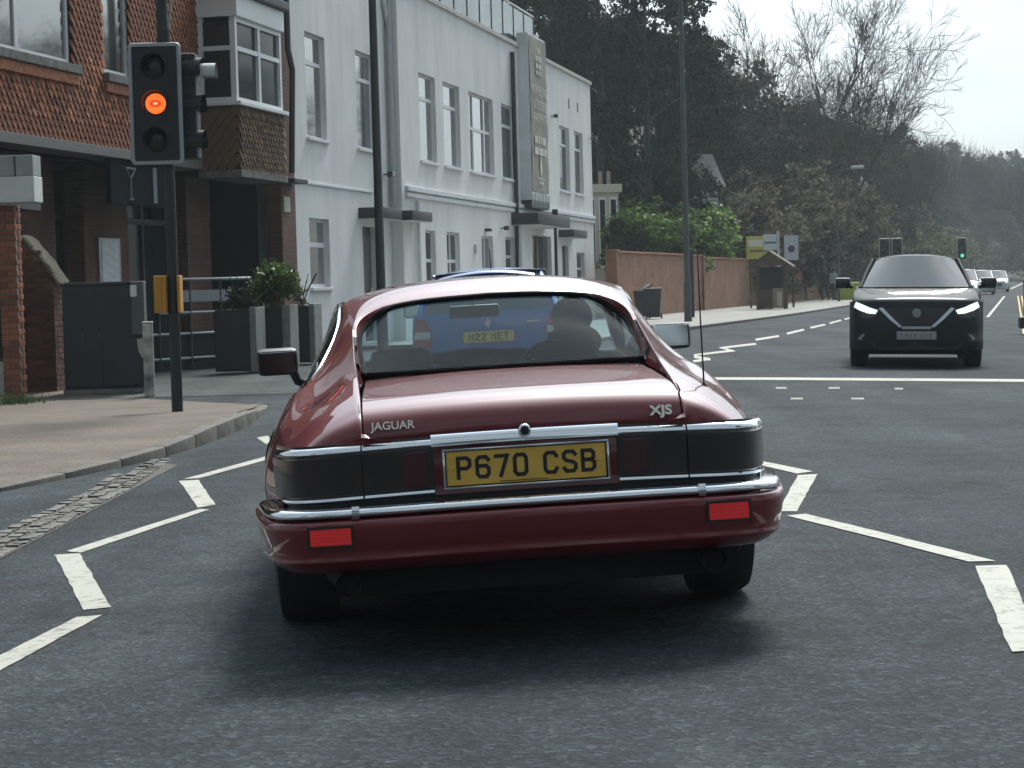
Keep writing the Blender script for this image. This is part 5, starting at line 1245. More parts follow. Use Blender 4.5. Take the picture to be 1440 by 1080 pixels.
MB().tube([(0,0,0),(0,0,zt-.1)], .05, 10).build('pole', M_polebl, NS); sp_ = MB().bbox(-w_/2-.05, w_/2-.05, -.10, -.06, zb_, zt, .03).build('plate', mat('sign_face', (.42,.44,.48), .5), NS)
zm = at(1114, 350, g.y).z; MB().lathe([(-.108,.0005),(-.108,.15),(-.10,.15)], 20, 'Y', (-.05,0,zm)).build('round_emblem', mat('sign_blue', (.03,.03,.16), .5), sp_)
mb = MB(); mb.tube([(-.13,-.112,zm+.08),(.03,-.112,zm-.08)], .02, 6); mb.build('emblem_bar', mat('sign_red', (.25,.03,.06), .5), sp_)
MB().bbox(-.35, .35, -.1, .1, 0, .6, .02).build('litter_bin', M_dkgrey, NS) if 0 else None
g = gp(1190, 424); GB = thing('grit_bin', 'bright yellow-green grit bin on the far pavement beside the pedestrians', 'bin', (g.x, g.y, 0)); M_grit = mat('grit_yellow', (.35,.45,.06), .6)
mb = MB(); mb.add([(-.55,-.4,0),(.55,-.4,0),(.55,.4,0),(-.55,.4,0),(-.65,-.5,.75),(.65,-.5,.75),(.65,.5,.75),(-.65,.5,.75)], [(0,3,2,1),(0,1,5,4),(1,2,6,5),(2,3,7,6),(3,0,4,7),(4,5,6,7)]); mb.build('body', M_grit, GB); MB().bbox(-.68,.68,-.52,.52,.755,.95,.06).build('lid', M_grit, GB)
# far traffic signals
M_green = mat('green_lens', (.05,.5,.3), .3, emit=(.1,1,.5), estr=.6)
def far_signal(px, py, Y, label, lit, heads=1):
    b = at(px, py, Y); o = thing('traffic_signal', label, 'traffic light', (b.x, b.y, 0)); MB().tube([(0,0,0),(0,0,b.z+.5)], .06, 8).build('post', M_polebl, o)
    for k in range(heads): signal_head(o, ((k-(heads-1)/2)*.62, -.12, b.z), 0, lit=lit, lens_lit=M_green)
far_signal(1352, 350, 118, 'far traffic signal showing green above the oncoming cars', 2)
far_signal(1252, 353, 104, 'far pair of unlit signal heads behind the black SUV', None, 2)
g = at(1440, 435, 45); OB = thing('orange_marker', 'orange and pale roadside marker board by the double yellow lines', 'marker', (g.x+.1, g.y, 0)); MB().bbox(-.11, .3, -.05, .05, .25, 1.05, .03).build('board', mat('marker_orange', (.55,.20,.06), .6), OB); MB().bbox(-.2, .35, -.15, .15, 0, .25, .04).build('foot', M_black, OB)
# pedestrians
def walker(px, py, Y, h, label, coat, legs, turn):
    g = at(px, py, Y); o = thing('person', label, 'person', (g.x, g.y, 0), (0, 0, R(turn))); k = h/1.75
    P = lambda x, y, z, r: ((x*k, y*k, z*k), r*k if not hasattr(r, '__len__') else tuple(q*k for q in r))
    jt = [P(0,0,.95,(.16,.12)), P(0,0,1.15,(.16,.12)), P(0,0,1.38,(.19,.12)), P(0,0,1.47,.07), P(0,.01,1.54,.06), P(-.2,0,1.4,.07), P(-.25,-.03,1.12,.055), P(-.22,.10,.90,.045), P(.2,0,1.4,.07), P(.25,.03,1.12,.055), P(.22,-.10,.90,.045)]
    skin_body('coat', jt, [(0,1),(1,2),(2,3),(3,4),(2,5),(5,6),(6,7),(2,8),(8,9),(9,10)], coat, o)
    lg = [P(0,0,.95,(.15,.11)), P(-.09,0,.88,.09), P(-.11,.12,.5,.065), P(-.11,.02,.10,.045), P(-.11,.14,.04,.04), P(.09,0,.88,.09), P(.11,-.08,.5,.065), P(.11,-.24,.12,.045), P(.11,-.12,.04,.04)]
    skin_body('trousers', lg, [(0,1),(1,2),(2,3),(3,4),(0,5),(5,6),(6,7),(7,8)], legs, o)
    MB().sphere((0,.02*k,1.65*k), .105*k, 12, (.85,1,1.15)).build('head', M_skin, o, smooth=180); MB().sphere((0,0,1.68*k), .112*k, 12, (.88,1,1.0)).build('hair', M_hair, o, smooth=180)
walker(1160, 425, 113, 1.75, 'pedestrian in all-dark clothes walking along the far pavement', M_cloth, M_cloth, 20)
walker(1174, 424, 114.5, 1.72, 'pedestrian in pale blue top and dark trousers on the far pavement', mat('pale_blue_top', (.30,.38,.46), .8), M_cloth, -30)
walker(1342, 415, 100, 1.70, 'person in pale top standing at the far crossing behind the black SUV', mat('pale_top', (.55,.42,.38), .8), M_cloth, 60)
# ================================================================== OTHER CARS
def make_car(name, label, loc, rotz, roll, L, W, H, paint, group=None, hood=.95, belt=.98, wheel_r=.33, hatch=True, glass=None, tyrew=.2, ff_=(.92,.55), suv=False, simple=False):
    """front towards local +y; returns root. Body loft, glasshouse of separate panes, roof, pillars, wheels."""
    c = thing(name, label, 'car', loc, (0, roll, rotz), group); hw = W/2; f, r = L/2, -L/2
    glass = glass or M_winglass
    fo = f; f = f-(.13 if suv else 0)
    wy = spl([(r, hw*.80), (r+.06, hw*.90), (r+.25, hw*.97), (r+.8, hw), (0, hw), (f-.9, hw*.99), (f-.4, hw*.94), (f-.14, hw*.84), (f-.03, hw*.68), (f, hw*.6)])
    zt = spl([(r, belt-.10), (r+.1, belt), (r+.6, belt+.0), (0, belt), (f-1.35, hood+.02), (f-.9, hood), (f-.4, hood-.07), (f-.12, hood-.15), (f, hood-.24)])
    f = fo
    ayf, ayr = f-.88, r+.75; ra = wheel_r+.055
    def zl(y):
        z = .21 if not suv else .24
        for ay in (ayf, ayr):
            d = abs(y-ay)
            if d < ra: z = max(z, wheel_r+math.sqrt(ra*ra-d*d))
        return z
    fb_ = f-(.13 if suv else 0)
    ysb = sorted(set(lin(r, fb_, 64)+[ayf-ra, ayf+ra, ayr-ra, ayr+ra, r+.03, fb_-.03, fb_-.06])); rows = []
    for y in ysb:
        w, z1, z0 = wy(y), zt(y), zl(y); z0 = min(z0, z1-.06); half = []
        for k in lin(0, 1, 11):
            z = z0+(z1-.05-z0)*k; zz = (z-.2)/(z1-.2); u = w*(.93+.07*sst(-.1, .45, zz)-.07*sst(.62, 1.05, zz)); half.append((u, z))
        half += [(w*.84, z1-.02), (w*.72, z1-.002), (w*.4, z1+.014), (0, z1+.018)]
        rows.append([(u, y, z) for u, z in half]+[(-u, y, z) for u, z in half[-2::-1]])
    mb = MB(); mb.grid(rows, flip=False)
    for e in (0, -1): mb.add(rows[e], [tuple(range(len(rows[e])))])
    mb.build('body', paint, c, smooth=42, fixn=True)
    # glasshouse
    fb, rb = f-1.22 if not suv else f-1.12, r+.12; ft, rt = fb-(.60 if suv else .78), r+.55 if hatch else r+.9
    hb, ht = hw*(.86 if suv else .90), hw*(.66 if suv else .70); zb0 = belt-.01; zr = H-(.085 if suv else .05)
    tb = .055 if suv else .02
    def patch(a, b, c_, d, bow, n=13, m_=7, flat=False):
        rows = []
        for v in lin(0, 1, m_):
            p, q = Vector(a).lerp(Vector(d), v), Vector(b).lerp(Vector(c_), v)
            rows.append([p.lerp(q, t)+Vector(bow)*(4*t*(1-t))+Vector((0,0,0 if flat else tb*v*(1-abs(2*t-1)**2.5))) for t in lin(0, 1, n)])
        return MB().grid(rows)
    patch((hb*.94,fb,zb0+.02),(-hb*.94,fb,zb0+.02),(-ht*.95,ft,zr),(ht*.95,ft,zr),(0,.13,0)).build('windscreen', glass, c, smooth=80)
    patch((-hb*.94,rb,zb0),(hb*.94,rb,zb0),(ht*.95,rt,zr),(-ht*.95,rt,zr),(0,-.06,0)).build('rear_window', M_winglass2, c, smooth=80)
    for s in (-1, 1):
        patch((s*hb,rb+.06,zb0),(s*hb,fb-.02,zb0),(s*ht,ft,zr),(s*ht,rt+.05,zr),(s*.03,0,0), flat=True).build('side_window', M_winglass2, c, smooth=80)
        MB().tube([(s*hb*.97,fb,zb0),(s*(hb+ht)/2*.985,(fb+ft)/2+.0,(zb0+zr)/2),(s*ht*.98,ft,zr)], .035, 6).build('pillar', paint, c, smooth=60)
        MB().tube([(s*hb*.97,rb+.02,zb0),(s*(hb+ht)/2*.99,(rb+rt)/2,(zb0+zr)/2),(s*ht*.95,rt,zr-.05)], .045, 6).build('pillar', paint, c, smooth=60)
        MB().tube([(s*hb*1.0,.1+ (rb+fb)/2,zb0),(s*ht*1.02,.05+(rt+ft)/2,zr)], .03, 6).build('pillar', M_black, c, smooth=60)
        m_ = link('door_mirror', None, c, (s*(hw+.10), fb-.30, belt+.06)); MB().bbox(-.11,.11,-.06,.08,-.07,.08,.04).build('mirror_housing', M_blackgloss if suv else paint, m_, smooth=50); MB().bbox(-.09,.09,-.066,-.06,-.055,.065,.002).build('mirror_glass', MATS['mirror'], m_)
        MB().tube([(0,0,0),(-s*.14,.02,-.06)], .025, 6).build('mirror_arm', M_black, m_)
    rows = []
    for y in lin(rt-.04, ft+.03, 14):
        e = sst(0, .25, (y-rt+.04))*sst(0, .25, (ft+.03-y)); rows.append([(t*ht*1.0, y, zr-.004+(tb*(1-abs(t)**2.5)+(.03 if suv else .032)*(1-t*t*.8)*(.1+.9*e))) for t in lin(-1, 1, 13)])
    mb = MB(); mb.grid(rows); mb.build('roof', paint, c, smooth=60)
    MB().box(-hb*.86, hb*.86, rb+.1, fb-.1, .35, zb0-.02).build('cabin_floor', M_int, c); MB().box(-hw*.8, hw*.8, r+.2, f-.25, .18, .36).build('underbody', M_under, c)
    for s in (-1, 1):
        for ay in (ayf, ayr): wheel(c, (s*(hw-tyrew/2-.02), ay, wheel_r), wheel_r, tyrew, s, spokes=5)
    return c, f, r, hw
M_suvp = mat('black_car_paint', (.024,.032,.034), .6, coat=.26, spec=.05, crough=.10); M_suvp.node_tree.nodes['Principled BSDF'].inputs['Coat IOR'].default_value = 1.38
M_head = mat('headlamp_lit', (.8,.85,.85), .2, emit=(.80,.95,.93), estr=.75)
M_blue = mat('blue_car_paint', (.005,.095,.36), .35, coat=1.0)
M_silverp = mat('silver_paint', (.42,.45,.47), .3, metal=.6, coat=.8); M_whitep = mat('white_paint', (.62,.65,.66), .35, coat=.8); M_greyp = mat('dark_grey_paint', (.05,.055,.06), .3, coat=1)
M_wsc = mat('bright_windscreen', (.02,.028,.032), .04, spec=.5, coat=.4); M_wsc.node_tree.nodes['Principled BSDF'].inputs['Coat IOR'].default_value = 1.7
# ---- black SUV coming towards the camera
sp = Vector((5.52, 28.45, 0)); S, f, r, hw = make_car('suv_car', 'black SUV with lit slanted headlamps coming towards the junction', (sp.x+.25, sp.y+2.1, gz(sp.x+.25, sp.y+2)), R(180-10), R(-1.43), 4.40, 1.80, 1.545, M_suvp, belt=1.07, hood=.985, wheel_r=.36, suv=True, tyrew=.235, glass=M_wsc)
def fy(x): a = abs(x)/hw; return f-.20*a**3-9*max(0, a-.82)**2          # front face plan
def face(pts, off, mt, nm, par, th=.02, sub=3):
    rows = []
    for a, b in zip(pts[0], pts[1]): rows.append([(a[0]+(b[0]-a[0])*t, fy(a[0]+(b[0]-a[0])*t)+off-.10*max(0, (a[1]+(b[1]-a[1])*t-.62))/.4-.03*max(0, .5-(a[1]+(b[1]-a[1])*t)), a[1]+(b[1]-a[1])*t) for t in lin(0, 1, 4)])
    mb = MB(); mb.grid(rows); mb.grid([[(p[0], p[1]-th, p[2]) for p in q] for q in rows], flip=True); return mb.build(nm, mt, par, smooth=60, fixn=False)
# bumper / nose shell in front of the body loft
rows = []
for z in (.24, .30, .40, .52, .62, .74, .82, .885):
    rows.append([(t*hw*.985, fy(t*hw*.985)-.10*max(0, z-.62)/.4-.03*max(0, .5-z)-(.05 if z < .27 else 0), z) for t in lin(-1, 1, 41)])
MB().grid(rows).build('nose', M_suvp, S, smooth=60)
rows = [[(t*hw*(.93-.05*k), fy(t*hw*.93)-.07-.10*k-.03*abs(t)*0, .90+.15*math.sin(k*1.35)*.9) for t in lin(-1, 1, 25)] for k in lin(0, 1, 6)]
rows = [[(t*hw*(.93-.07*k), fy(t*hw*.93)*(1-k)+(f-1.12)*k-.07*(1-k), .885+.185*k**.5-.02*abs(t)**3*(1-k)+.014*math.sin(math.pi*k)*(1-abs(t))) for t in lin(-1, 1, 31)] for k in lin(0, 1, 40)]
MB().grid(rows).build('bonnet', M_suvp, S, smooth=60)
gr = face(([(-.44,.80),(-.32,.68),(-.20,.575)], [(.44,.80),(.32,.68),(.20,.575)]), .012, M_black, 'grille', S)
for s in (-1, 1):
    face(([(s*.45,.815),(s*.30,.66),(s*.185,.555)], [(s*.50,.80),(s*.345,.645),(s*.225,.545)]), .03, mat('satin_chrome', (.55,.58,.6), .25, metal=.9), 'grille_chevron', gr)
    hl = face(([(s*.49,.785),(s*.60,.82),(s*.72,.865),(s*.82,.885)], [(s*.52,.70),(s*.64,.66),(s*.76,.69),(s*.85,.76)]), .012, M_smoke, 'headlamp', S)
    face(([(s*.51,.775),(s*.62,.81),(s*.72,.855),(s*.80,.885)], [(s*.54,.725),(s*.63,.73),(s*.75,.77),(s*.83,.815)]), .025, M_head, 'lamp_strip', hl)
    face(([(s*.66,.46),(s*.70,.46),(s*.76,.47)], [(s*.70,.34),(s*.76,.36),(s*.80,.38)]), .012, M_smoke, 'fog_recess', S)
    face(([(s*.68,.455),(s*.71,.455)], [(s*.74,.37),(s*.77,.40)]), .02, mat('fog_trim', (.3,.32,.33), .4), 'fog_trim', S)
    MB().tube([(s*.62,-1.2,1.565),(s*.62,-.5,1.60),(s*.61,.18,1.585)], .018, 6).build('roof_rail', M_alloy, S) if 0 else None
face(([(-.19,.562),(.0,.562),(.19,.562)], [(-.19,.525),(.0,.525),(.19,.525)]), .032, MATS['satin_chrome'], 'grille_bar', gr)
MB().lathe([(f+.025,.0005),(f+.025,.055),(f-.0,.06)], 20, 'Y', (0,-.005,.735)).build('emblem', mat('emblem_grey', (.30,.32,.33), .4, metal=.3), gr)
pl = MB().bbox(-.26, .26, f+.004, f+.018, .385, .495, .006).build('number_plate', M_plate_w, S)
for k in range(7):
    x = (-.195+k*.058+(.03 if k > 3 else 0)); MB().box(-x-.014, -x+.014, f+.019, f+.0195, .412, .468).build('plate_mark', mat('plate_faint', (.24,.25,.25), .5), pl)
face(([(-.62,.36),(0,.36),(.62,.36)], [(-.55,.25),(0,.25),(.55,.25)]), .008, M_black, 'lower_grille', S)
# ---- blue hatchback ahead, seen through the coupe's glass
bp = Vector((-.15, 21.9, 0)); B, f, r, hw = make_car('hatchback_car', 'blue hatchback ahead of the maroon coupe, seen through its rear glass', (bp.x, bp.y+1.88, gz(bp.x, bp.y+1.8)), R(-1.5), R(-1.85), 3.78, 1.64, 1.42, M_blue, belt=.93, hood=.90, wheel_r=.29, tyrew=.175)
rows = [[(t*(.79-.10*max(0,(z-.75))), r-.035+.09*abs(t)**4+.25*max(0, z-.80)**1.3, z) for t in lin(-1, 1, 21)] for z in (.30,.42,.52,.60,.70,.80,.88,.94,.97)]
MB().grid(rows).build('tailgate', M_blue, B, smooth=60)
MB().grid([[(t*.80, r-.075+.10*abs(t)**4, z) for t in lin(-1, 1, 21)] for z in (.28,.36,.46,.52)]).build('rear_bumper', M_blue, B, smooth=60)
for s in (-1, 1):
    def rl(z0, z1, u0, u1, u2, mt, nm, par, off=0):
        rows = [[(s*(a+(b-a)*t), r-.05-off+.09*abs(a+(b-a)*t)**4/.41*.41+.25*max(0, z-.80)**1.3+.0, z) for t in lin(0, 1, 5)] for z, a, b in ((z0, u0, .77), ((z0+z1)/2, u1, .765), (z1, u2, .74))]
        return MB().grid(rows, flip=s < 0).build(nm, mt, par, smooth=60)
    tlm = mat('tail_red', (.32,.02,.02), .25, coat=.6)
    t_ = rl(.62, .92, .60, .59, .65, tlm, 'tail_light', B, .0); rl(.72, .79, .60, .595, .60, mat('tail_clear', (.6,.58,.55), .25), 'clear_band', t_, .008)
pl = MB().bbox(-.26, .26, r-.062, r-.05, .655, .766, .004).build('number_plate', M_plate_y, B)
plate_letters('N22 NET', .052, .078, .012, .014, Matrix.Translation((0, r-.0635, .71)), pl)
mb = MB(); mb.prism([(.0,r-.055,.90),(.035,r-.055,.845),(.0,r-.055,.79),(-.035,r-.055,.845)], (0,.01,0)); mb.build('emblem', M_silver, B)
MB().bbox(.40, .52, r-.05, r-.043, .835, .852, .003).build('model_badge', M_silver, B)
mb = MB(); rows = [[(t*.50, yy+.05*t*t, z0-.055*t*t) for t in lin(-1, 1, 15)] for yy, z0 in ((r+.30,1.345),(r+.27,1.36),(r+.29,1.378),(r+.45,1.392),(r+.75,1.40))]; mb.grid(rows); mb.build('roof_spoiler', M_blue, B, smooth=50)
MB().tube([(0.03,r+.95,1.40),(.03,r+.78,1.62)], [.008,.004], 6).build('aerial', M_black, B)
# ---- cars further up the road
def far_car(px, py, Y, label, paint, w=1.75, h=1.5, lamps=True, name='oncoming_car', L=4.2):
    g = at(px, py, Y); z = gz(g.x, g.y)
    o, f, r, hw = make_car(name, label, (g.x, g.y+L/2, z), R(180-13.5), 0, L, w, h, paint, 'oncoming cars', belt=.95, hood=.93, wheel_r=.31, glass=M_wsc)
    for s in (-1, 1): MB().bbox(s*.62-.14, s*.62+.14, f-.34, f-.02-.06, .60, .74, .03).build('headlamp', M_head if lamps else M_silver, o)
    MB().bbox(-.4, .4, f-.10, f+.008, .42, .60, .02).build('grille', M_black, o); MB().bbox(-.26, .26, f+.0, f+.02, .36, .46, .004).build('number_plate', M_plate_w, o)
far_car(1390, 414, 128, 'pale silver oncoming car with lit lamps behind the black SUV', M_silverp)
far_car(1411, 410, 146, 'white oncoming car with lit lamps following the silver one', M_whitep)
far_car(1378, 402, 190, 'grey far-off car at the head of the road', M_greyp, lamps=False, h=1.6)
far_car(1366, 421, 98, 'white car partly hidden behind the black SUV', M_whitep)
# ================================================================== VEGETATION AND FAR HOUSES
M_bark = mat('bark', (.05,.042,.034), .9, var=.3, vscale=6, bump=.6, bscale=20)
M_twig = mat('twig_bark', (.045,.036,.03), .9)
L_ever = leafmat('evergreen_leaf', (.008,.014,.008), (.026,.036,.018), .12, .8, .15)
L_ivy = leafmat('ivy_leaf', (.010,.016,.008), (.034,.040,.020), .15, .75, .15)
L_brown = leafmat('bud_leaf', (.06,.055,.04), (.16,.148,.11), .4, .8, .1)
L_mix = leafmat('woodland_leaf', (.022,.023,.015), (.07,.062,.042), .3, .8, .1)
L_laurel = leafmat('laurel_leaf', (.03,.085,.02), (.18,.28,.07), .5, .4, .35)
L_pale = leafmat('pale_shoot', (.07,.08,.045), (.16,.17,.10), .4, .8, .1)
def quad_leaf(mb, p, s, rr, asp=1.6, up=0.0):
    a = Vector((rr.gauss(0,1), rr.gauss(0,1), rr.gauss(0,1)+up)).normalized(); b = a.orthogonal().normalized()
    b = Matrix.Rotation(rr.uniform(0, 6.28), 3, a) @ b; c = a.cross(b); h = s*rr.uniform(.6, 1.25)
    o = len(mb.v); mb.v += [tuple(p-b*h*asp/2), tuple(p+c*h/2), tuple(p+b*h*asp/2), tuple(p-c*h/2)]; mb.f.append((o,o+1,o+2,o+3)); mb.mi.append(0)
def crown(lobes, n, s, seed, asp=1.6, hollow=.35):
    rr = random.Random(seed); mb = MB(); vol = [l[1][0]*l[1][1]*l[1][2] for l in lobes]; tot = sum(vol)
    for (c, r), v in zip(lobes, vol):
        # clumps inside the lobe
        k = max(3, int(n*v/tot/38))
        for _ in range(k):
            d = Vector((rr.gauss(0,1), rr.gauss(0,1), rr.gauss(0,1))).normalized()*(hollow+(1-hollow)*rr.random()**.5)
            cc = Vector((c[0]+d.x*r[0], c[1]+d.y*r[1], c[2]+d.z*r[2])); cs = s*rr.uniform(1.5, 3.2)
            for _ in range(38): quad_leaf(mb, cc+Vector((rr.gauss(0,1), rr.gauss(0,1), rr.gauss(0,.7)))*cs*.55, s, rr, asp)
    return mb
def branch_tree(seed, h, levels=5, spread=.55, trunk_r=.22, nfork=3, lean=.0, first=.28):
    rr = random.Random(seed); mb = MB()
    def grow(p, d, ln, r, lv):
        n = 3 if lv else 4; pts = [p]; rad = [r]; q = p; dd = d
        for k in range(n):
            dd = (dd+Vector((rr.gauss(0,.13), rr.gauss(0,.13), rr.gauss(.04,.08)))).normalized(); q = q+dd*ln/n; pts.append(q); rad.append(max(.008, r*(1-.42*(k+1)/n)))
        mb.tube(pts, rad, 6 if lv < 2 else (4 if lv < 3 else 3), cap=False)
        if lv >= levels: return
        m_ = nfork+(1 if lv > 1 else 0)
        for k in range(m_):
            t = 1 if k == 0 else rr.uniform(.35, 1); i = min(n-1, int(t*n)); base = pts[i].lerp(pts[i+1], t*n-i) if i < n else pts[-1]
            ax = dd.orthogonal().normalized(); ax = Matrix.Rotation(rr.uniform(0, 6.28), 3, dd) @ ax
            nd = (dd+ax*(spread*rr.uniform(.5, 1.3) if k else spread*.3)+Vector((0,0,.05))).normalized()
            grow(base, nd, ln*rr.uniform(.58, .8), max(.008, rad[i]*(.75 if k == 0 else .55)), lv+1)
    grow(Vector((0,0,-.3)), Vector((lean, 0, 1)).normalized(), h*first, trunk_r, 0)
    return mb
def tree_proto(nm, crown_mb, leaf, h, trunk_pts, trunk_r, seed):
    cm_ = crown_mb.mesh('crown', leaf); rr = random.Random(seed); tb = MB(); tb.tube(trunk_pts, [trunk_r*(1-.8*i/(len(trunk_pts)-1)) for i in range(len(trunk_pts))], 8)
    for _ in range(14):
        i = rr.randrange(1, len(trunk_pts)); p = Vector(trunk_pts[i-1]).lerp(Vector(trunk_pts[i]), rr.random()); a = rr.uniform(0, 6.28); e = p+Vector((math.cos(a), math.sin(a), rr.uniform(.1,.7)))*h*.16
        tb.tube([p, p.lerp(e, .5)+Vector((0,0,.1)), e], [trunk_r*.35, trunk_r*.22, .02], 5)
    return cm_, tb.mesh('trunk', M_bark, 60)
rr = random.Random(3)
# evergreen, 16 m: tiers of drooping clumps with gaps between them
lob = []
for k in range(46):
    t = rr.random()**.8; z = 2.5+13*t; rad = 3.4*(1-t)**.55+.5; a = rr.uniform(0, 6.28); q = rr.uniform(.45, 1.0)*rad
    lob.append(((math.cos(a)*q, math.sin(a)*q, z), (1.25*rr.uniform(.7,1.2), 1.25*rr.uniform(.7,1.2), .75)))
P_ever = tree_proto('evergreen', crown(lob, 22000, .125, 1, 2.0, .1), L_ever, 16, [(0,0,-.5),(.1,0,5),(-.1,.1,11),(0,0,15.5)], .30, 1)
lob = []
for k in range(34):
    a = rr.uniform(0, 6.28); q = rr.random()**.5*3.2; z = rr.uniform(1.5, 8.6); w_ = 1-abs(z-5)/6.5; lob.append(((math.cos(a)*q*w_, math.sin(a)*q*w_, z), (1.4*rr.uniform(.6,1.1), 1.4*rr.uniform(.6,1.1), 1.1*rr.uniform(.6,1.1))))
P_ivy = tree_proto('ivy', crown(lob, 20000, .135, 2, 1.6, .2), L_ivy, 9.5, [(0,0,-.5),(.1,.1,3),(-.2,0,6),(0,0,8.8)], .24, 2)
P_mix = tree_proto('mix', crown([((c[0]*1.1,c[1],c[2]),r) for c, r in lob[::-1]], 15000, .13, 3, 2.0, .2), L_mix, 9.5, [(0,0,-.5),(-.1,.1,3),(.2,0,6),(0,0,8.8)], .22, 3)
lob = []
for k in range(26):
    a = rr.uniform(0, 6.28); q = rr.random()**.5*2.4; lob.append(((math.cos(a)*q, math.sin(a)*q, rr.uniform(.8, 5.0)), (1.0*rr.uniform(.6,1.1), 1.0*rr.uniform(.6,1.1), .9)))
P_brown = tree_proto('brown', crown(lob, 12000, .095, 4, 2.6, .1), L_brown, 6, [(0,0,-.5),(.1,.1,2),(-.1,0,4),(0,0,5.4)], .16, 4)
P_pale = tree_proto('pale', crown([((c[0],c[1],c[2]*.8),r) for c, r in lob], 9000, .095, 5, 2.6, .1), L_pale, 5, [(0,0,-.5),(0,.1,2),(0,0,4)], .12, 5)
lob = [((rr.uniform(-1.9,1.9), rr.uniform(-.9,.9), rr.uniform(.6,3.3)), (.8*rr.uniform(.7,1.2), .8*rr.uniform(.7,1.1), .7)) for _ in range(26)]
P_laurel = tree_proto('laurel', crown(lob, 11000, .12, 6, 2.0, .25), L_laurel, 4, [(0,0,-.3),(.1,.1,1.2),(0,0,2.8)], .10, 6)
bare = [branch_tree(s_, 14, 6, .86, .22, 3) for s_ in (5, 11, 23)]
bare = [b.mesh('branches', M_twig, 60) for b in bare]
def bare_h(me): return max(v.co.z for v in me.vertices)
BH = [bare_h(b) for b in bare]
def place(proto, hmodel, px, topy, D, name, label, group, cat='tree', wide=1.0, base=None, rot=None):
    p = at(px, topy, D); gzz = hz(p.x, p.y) if base is None else base; gzz = max(gzz, -.1); h = p.z-gzz
    if h < 1: h = 1.0
    k = h/hmodel; o = thing(name, label, cat, (p.x, p.y, gzz), (0, 0, rnd.uniform(0, 6.28) if rot is None else rot), group); o.scale = (k*wide, k*wide, k)
    if isinstance(proto, tuple): link('crown', proto[0], o); link('trunk', proto[1], o)
    else: link('branches', proto, o)
    return o
sil = spl([(740,-90),(900,-50),(975,20),(1003,128),(1060,118),(1130,140),(1200,158),(1255,178),(1310,192),(1350,206),(1440,205),(1520,195)])
# tall evergreens beside the white building
for px, ty, D, lab in ((772,-120,112,'tall dark evergreen rising behind the roof terrace of the white building'),(800,-40,104,'tall dark evergreen directly behind the grey banner tower'),(838,-90,98,'tall dark evergreen behind the far corner of the white building'),
    (872,10,106,'dark evergreen standing behind the cream narrow house'),(905,-60,94,'tall dark evergreen above the pale-roofed house'),(945,-30,100,'tall dark evergreen behind the tall grey lamp post'),
    (978,40,108,'dark evergreen between the tall lamp post and the leafless trees'),(925,60,118,'lower dark evergreen between the pale-roofed house and the lamp post'),(815,60,122,'lower dark evergreen between the banner tower and the cream house'),(1000,95,116,'last and lowest evergreen next to the leafless trees')):
    place(P_ever, 16, px, ty, D, 'evergreen_tree', lab, 'evergreens behind the wall', wide=.85)
# bare trees on the crest
for k, (px, ty, D, w_) in enumerate(((1040,-5,150,.9),(1118,-30,140,.95),(1170,10,146,.85),(1210,80,155,.6),(1245,140,170,.55),(1275,165,185,.55),(1300,182,205,.55))):
    place(bare[k % 3], BH[k % 3], px, ty, D, 'bare_tree', 'leafless tree standing on the crest of the wooded hill', 'bare trees on the hill', wide=w_)
for k, (px, ty, D) in enumerate(((1330,196,300),(1360,202,310),(1388,204,320),(1482,150,215),(1450,205,330),(1312,192,280))):
    place(bare[(k+1) % 3], BH[(k+1) % 3], px, ty, D, 'bare_tree', 'small leafless tree far up the road' if k != 3 else 'leafless tree overhanging the far right side of the road', 'bare trees up the road', wide=1.25 if k == 3 else .7)
# woodland rows, back to front
def dmin(px):                                            # nearest distance at which a tree clears the road on its left
    return max(114, 15.94/(.2662-(px-720)/3000)+12) if px < 1265 else (270 if px < 1300 else 330)
wood = []
for row, (dy, fD) in enumerate(((0, 1.25), (18, 1.15), (45, 1.08), (80, 1.0), (115, .95))):
    px = 985+row*9
    while px < 1470:
        D = dmin(px)*fD*rnd.uniform(.97, 1.04); ty = sil(px)+dy+rnd.uniform(-4, 14)
        if not (row >= 2 and any(a < px < b for a, b in ((1176,1216),(1256,1296)))):
            wood.append((px, ty, D, row))
        px += rnd.uniform(22, 38) if px < 1250 else rnd.uniform(16, 28)
for px, ty, D, row in wood:
    pr = rnd.choice((P_ivy, P_ivy, P_mix) if row < 3 else (P_ivy, P_mix, P_mix, P_brown)); hm = 6 if pr is P_brown else 9.5
    lab = {id(P_ivy): ('ivy_clad_tree', 'dark ivy-clad tree in the wood on the hillside'), id(P_mix): ('woodland_tree', 'brown-green woodland tree on the hillside'), id(P_brown): ('budding_tree', 'pale brown budding tree low on the wooded hillside')}[id(pr)]
    place(pr, hm, px, ty, D, lab[0], lab[1], 'trees of the hillside wood', wide=rnd.uniform(.85, 1.15))
